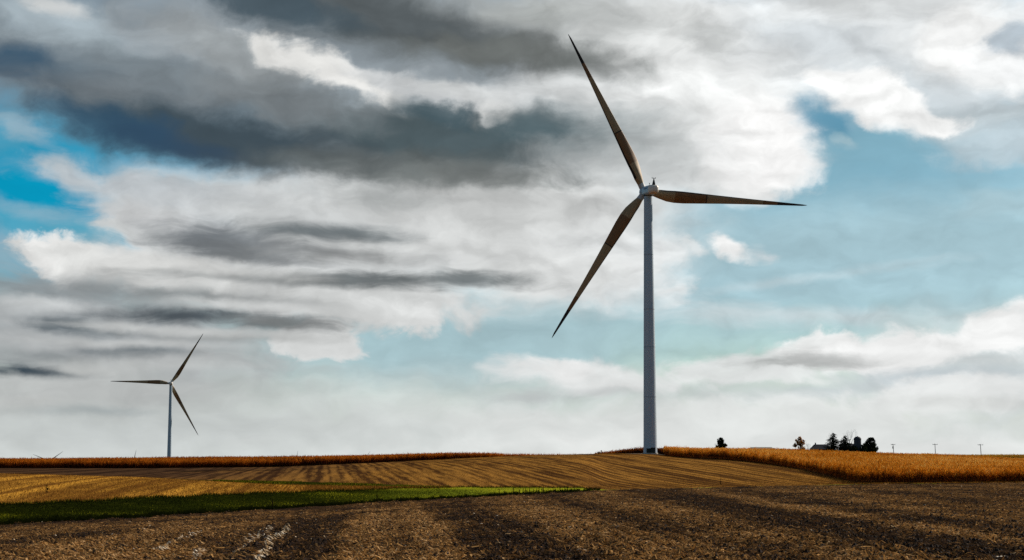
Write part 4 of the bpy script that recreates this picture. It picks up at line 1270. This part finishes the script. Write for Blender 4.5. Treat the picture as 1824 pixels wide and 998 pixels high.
def leafy_tree(name, px, r, ytop, halfw, label, seed, mat, lobes, n, size, cat='tree', trunk_vis=0.12):
    """lobes: (dx, dz, rx, rz) in units of half width / height"""
    rnd = random.Random(seed); base = at(px, r); root = empty(name, base)
    h = z_of(ytop, r, px) - base.z; W = halfw / F * r
    mb = MB(); limbs(mb, (0, 0, -0.3), (0, 0, 1), h * 0.27, W * 0.10, 4, rnd, 0.5)
    mb.build('trunk', M_BARK, root)
    pts = []
    tot = sum(l[2] * l[3] for l in lobes)
    for (dx, dz, rx, rz) in lobes:
        k = int(n * rx * rz / tot)
        cl = [(rnd.gauss(0, 1), rnd.gauss(0, 1), rnd.gauss(0, 1)) for _ in range(34)]
        cl = [Vector(c).normalized() * (rnd.random() ** 0.45) for c in cl]
        for i in range(k):
            c = rnd.choice(cl); p = Vector((c.x * rx * W, c.y * rx * W, c.z * rz * h)) + Vector((rnd.gauss(0, 1) * rx * W, rnd.gauss(0, 1) * rx * W, rnd.gauss(0, 1) * rz * h)) * 0.13
            pts.append((dx * W + p.x, p.y, dz * h + p.z))
    pts = np.array(pts); pts = pts[pts[:, 2] > 0.2]
    pts[:, 2] = np.minimum(pts[:, 2], h * rng.uniform(0.97, 1.0, len(pts)))
    leaf_cloud('crown', pts, size, mat, root, np.clip(rng.normal(0.45, 0.28, len(pts)), 0, 1))
    return tag(root, label, cat, None)


def bare_tree(name, px, r, ytop, label, seed, depth=5, spread=0.5, trunk=0.22, cat='tree', lean=0.0):
    rnd = random.Random(seed); base = at(px, r); root = empty(name, base); h = z_of(ytop, r, px) - base.z
    mb = MB(); limbs(mb, (0, 0, -0.3), (lean, 0, 1), h * 0.34, trunk, depth, rnd, spread, None, 0.5)
    top = max(v[2] for v in mb.v); k = h / top; mb.v = [(v[0] * (0.6 + 0.4 * k), v[1] * (0.6 + 0.4 * k), v[2] * k) for v in mb.v]
    # trunk and branches split at the first fork
    lo = MB(); hi = MB()
    for f, m in zip(mb.f, mb.m):
        zc = sum(mb.v[i][2] for i in f) / len(f); t = lo if zc < h * 0.30 else hi
        t.add([mb.v[i] for i in f], [tuple(range(len(f)))])
    lo.build('trunk', M_BARK, root); hi.build('crown', M_BARK, root)
    return tag(root, label, cat, None)


leafy_tree('evergreen_tree', 1284, 900, 779.0, 12.0, 'lone dark rounded tree standing behind the corn nearest the tower', 11, M_ROUNDL,
           [(0, 0.45, 0.78, 0.36), (0.0, 0.72, 0.48, 0.26), (0.62, 0.58, 0.30, 0.12), (0.7, 0.36, 0.32, 0.10), (-0.55, 0.35, 0.4, 0.22), (0.05, 0.90, 0.22, 0.09)], 7000, 0.30)
leafy_tree('autumn_tree', 1424, 945, 777.0, 13.0, 'sparse orange and yellow leaved autumn tree left of the dark farmhouse', 21, M_AUTUMN,
           [(0, 0.62, 0.55, 0.24), (0.45, 0.68, 0.34, 0.14), (-0.5, 0.55, 0.35, 0.12), (0.1, 0.86, 0.28, 0.12), (-0.45, 0.28, 0.45, 0.10), (0.5, 0.36, 0.35, 0.12)], 3000, 0.26)
bare_tree('bare_tree', 1441, 945, 787.5, 'short bare branching tree between the autumn tree and the farmhouse', 5, 5, 0.75, 0.20)
bare_tree('bare_tree', 1511.5, 985, 762.5, 'tall thin leafless tree rising behind the smaller conifer', 9, 5, 0.38, 0.26)
bare_tree('bare_tree', 1484, 990, 765.5, 'wispy leafless tree showing its twigs above the tall conifer', 14, 5, 0.42, 0.22)
conifer('conifer', 1485, 940, 771.0, 19.0, 'tall broad dark conifer with open layered boughs beside the farmhouse', 31, 1.0, 0.85)
conifer('conifer', 1506, 940, 775.5, 18.0, 'smaller dark conifer between the tall conifer and the silo', 32, 0.7, 1.1)
leafy_tree('evergreen_tree', 1550, 940, 778.5, 14.5, 'dense dark rounded tree at the right end of the farmyard', 41, M_ROUNDL,
           [(0.1, 0.66, 0.58, 0.30), (-0.45, 0.52, 0.48, 0.30), (0.5, 0.36, 0.5, 0.30), (0.0, 0.30, 0.9, 0.28), (0.15, 0.88, 0.34, 0.10)], 10000, 0.30)

leafy_tree('shrub', 1519, 930, 792.0, 9.0, 'dark low shrub at the foot of the silo on its left', 51, M_ROUNDL, [(0, 0.5, 0.8, 0.5), (0.4, 0.4, 0.6, 0.45)], 2600, 0.30, 'shrub')
leafy_tree('shrub', 1538, 930, 791.0, 8.0, 'dark shrub filling the gap between the silo and the rounded tree', 52, M_ROUNDL, [(0, 0.5, 0.8, 0.5), (-0.3, 0.4, 0.7, 0.4)], 2600, 0.30, 'shrub')

# ------------------------------------------------------------------ farm buildings


def house(name, px0, px1, r, yr, ye, depth, label, roof, wall, overhang=0.5, hip=1.6, chim=False, nwin=3):
    pc = (px0 + px1) / 2; base = at(pc, r); root = empty(name, base, -math.atan((pc - 912.0) / F))
    w = (px1 - px0) / F * r; hr = z_of(yr, r, pc) - base.z; he = z_of(ye, r, pc) - base.z
    mb = MB(); mb.box((0, 0, he / 2 - 0.15), (w - 2 * overhang, depth - 2 * overhang, he + 0.3)); wl = mb.build('wall', wall, root)
    x, y = w / 2, depth / 2
    mb = MB()
    vs = [(-x, -y, he), (x, -y, he), (x, y, he), (-x, y, he), (-x + hip, 0, hr), (x - hip, 0, hr)]
    vs += [(a, b, c - 0.18) for a, b, c in vs[:4]]
    mb.add(vs, [(0, 1, 5, 4), (2, 3, 4, 5), (0, 4, 3), (1, 2, 5), (6, 7, 1, 0), (7, 8, 2, 1), (8, 9, 3, 2), (9, 6, 0, 3), (9, 8, 7, 6)])
    rf = mb.build('roof', roof, root)
    if chim:
        mb = MB(); mb.box((-x + hip + 0.8, 0.3, hr + 0.1), (0.7, 0.7, 1.5)); mb.box((-x + hip + 0.8, 0.3, hr + 0.88), (0.86, 0.86, 0.14)); mb.build('chimney', M_WALL, rf)
    for k in range(nwin):
        cx = -w / 2 + w * (k + 0.5) / nwin; yy = -(depth / 2 - overhang)
        mb = MB(); mb.box((cx, yy - 0.03, he * 0.52), (1.1, 0.05, 1.3)); wn = mb.build('window', M_TRIM, root)
        mb = MB(); mb.box((cx, yy - 0.06, he * 0.52), (0.9, 0.03, 1.1)); mb.build('pane', M_GLASS, wn)
    mb = MB(); cx = w * 0.1 + (w / nwin) * 0.35; mb.box((cx, -(depth / 2 - overhang) - 0.03, 1.0), (0.95, 0.06, 2.0)); d = mb.build('door', M_WALL, root)
    mb = MB(); mb.box((cx + 0.35, -(depth / 2 - overhang) - 0.09, 1.0), (0.06, 0.06, 0.14)); mb.build('handle', M_PORC, d)
    return tag(root, label, 'building', None)


house('farmhouse', 1443, 1482, 955, 791.8, 800.2, 9.0, 'dark roofed farmhouse behind the corn left of the tall conifer', M_ROOF, M_WALL, 0.5, 2.6, True)
house('farm_shed', 1496, 1526, 965, 790.5, 797.0, 8.0, 'dark shed mostly hidden behind the smaller conifer and the silo', M_ROOF, M_WALL, 0.3, 0.6)
house('low_barn', 1334, 1378, 1000, 796.6, 799.6, 9.0, 'long low barn with a pale roof barely showing over the corn', M_BARN, M_WALL, 0.4, 1.4, False, 4)

root = empty('silo', at(1528, 935))
hs_ = z_of(783.0, 935, 1528) - root.location.z; ht_ = z_of(776.8, 935, 1528) - root.location.z; rs_ = 6.3 / F * 935
mb = MB(); prof = [(rs_, -0.3)]
for k in range(1, 13):
    z = hs_ * k / 12; prof += [(rs_, z - 0.06), (rs_ + 0.04, z - 0.05), (rs_ + 0.04, z + 0.0), (rs_, z + 0.01)]
mb.loft([circ(r_, z_, 28) for r_, z_ in prof], 0); mb.build('wall', M_SILO, root, False)
mb = MB(); mb.loft([circ(max(0.03, (rs_ + 0.12) * math.cos(t)), hs_ + 0.02 + (ht_ - hs_ - 0.3) * math.sin(t), 28) for t in np.linspace(0, 1.55, 9)], 0)
mb.tube([(0, 0, ht_ - 0.4), (0, 0, ht_)], 0.25, 8); mb.build('roof', M_ROOF, root, True)
mb = MB(); mb.box((0.3, -rs_ - 0.25, hs_ / 2), (0.8, 0.5, hs_ * 0.96)); mb.build('chute', M_SILO, root)
tag(root, 'dark domed silo standing between the smaller conifer and the rounded tree', 'silo')

# ------------------------------------------------------------------ utility poles


def pole(px, r, ytop, armpx, label, transformer=False, lean=0.0):
    base = at(px, r); root = empty('utility_pole', base); h = z_of(ytop, r, px) - base.z; w = armpx / F * r
    mb = MB(); mb.tube([(0, 0, -0.5), (lean * 0.5, 0, h / 2), (lean, 0, h)], [0.24, 0.21, 0.17], 8); mb.build('post', M_WOOD, root)
    mb = MB(); mb.box((lean, -0.2, h - 0.55), (w, 0.2, 0.24)); mb.build('crossarm', M_WOOD, root)
    for s in (-0.46, -0.16, 0.46):
        mb = MB(); mb.tube([(lean + s * w, -0.2, h - 0.44), (lean + s * w, -0.2, h - 0.06)], [0.12, 0.08], 7); mb.build('insulator', M_PORC, root)
    if transformer:
        mb = MB(); mb.tube([(lean * 0.8 - 0.25, -0.45, h - 3.2), (lean * 0.8 - 0.25, -0.45, h - 1.7)], 0.42, 10); mb.tube([(lean * 0.8 - 0.25, -0.45, h - 1.7), (lean * 0.8 - 0.25, -0.45, h - 1.4)], 0.12, 6)
        mb.build('transformer', M_DARK, root)
    return tag(root, label, 'utility pole', 'utility poles along the skyline')


pole(1592.5, 1120, 790.8, 7.5, 'wooden utility pole carrying a dark can transformer under its crossarm', True, -0.5)
pole(1666.5, 1100, 790.6, 8.5, 'plain wooden utility pole in the middle of the three on the skyline', False, -0.2)
pole(1748, 1080, 791.2, 9.0, 'plain wooden utility pole standing over the yellow corn on the farther ridge', False, -0.4)

# ------------------------------------------------------------------ weeds along the waterway


def weed(px, r, hpx, label, seed, bushy=0.3, group='dry weed stalks along the waterway'):
    rnd = random.Random(seed); base = at(px, r); h = hpx / F * r
    vs, qs = [], []
    def strip(p0, p1, w0, w1):
        for a in (0.2, 1.8):
            quadstrip(vs, qs, [Vector(p0), Vector(p1)], [w0, w1], Vector((math.cos(a), math.sin(a), 0)))
    lx = rnd.uniform(-0.12, 0.12) * h
    strip((0, 0, -0.05), (lx * 0.5, 0, h * 0.5), 0.13, 0.10); strip((lx * 0.5, 0, h * 0.5), (lx, 0, h), 0.10, 0.05)
    for k in range(int(5 + 16 * bushy)):
        t = rnd.uniform(0.08, 1.0); a = rnd.uniform(0, 6.28); L_ = rnd.uniform(0.12, 0.35) * h * (0.35 + bushy * 1.8) * (1.15 - t * 0.6)
        p0 = (lx * t, 0, h * t); strip(p0, (p0[0] + math.cos(a) * L_, math.sin(a) * L_, p0[2] + rnd.uniform(0.0, 0.7) * L_), 0.11, 0.05)
    V = np.array([tuple(v) for v in vs]); Q = np.array(qs)
    o = np_mesh('weed', V, Q, M_WEED, attrs={'tone': np.repeat(np.clip(rng.normal(0.3, 0.2, len(V) // 4), 0, 1), 4)})
    o.location = base
    return tag(o, label, 'weed', group)


sl = 'thin dark dry weed stalk at the right end of the green waterway'
for i, (px, hh) in enumerate(((883, 10), (890, 11), (898, 9), (911, 12), (926, 9), (931, 13), (934, 12), (941, 10), (945, 12), (950, 9), (953, 13), (961, 13), (965, 10), (967, 15), (979, 8), (990, 8), (996, 11), (1004, 13), (1012, 7))):
    weed(px + (i * 37 % 7 - 3) * 0.8, float(bF(px)) + (i * 5 % 7) * 0.5 - 0.5, hh * (1.0 + 0.08 * (i * 3 % 5 - 2)), sl, 100 + i, 0.12 + 0.09 * (i * 7 % 5))
weed(86, 222, 13, 'dark bushy weed standing alone in the gold stubble', 201, 0.9, None)
weed(486, float(bF(486)) + 1.5, 17, 'dark shrubby weed on the near edge of the waterway left of the other shrubby one', 202, 0.8, None)
weed(673, float(bF(673)) + 1.0, 12, 'dark shrubby weed farther right on the near edge of the waterway', 203, 0.7, None)
weed(1283, 285, 13, 'single thin weed stalk at the foot of the hill under the corn edge', 204, 0.1, None)
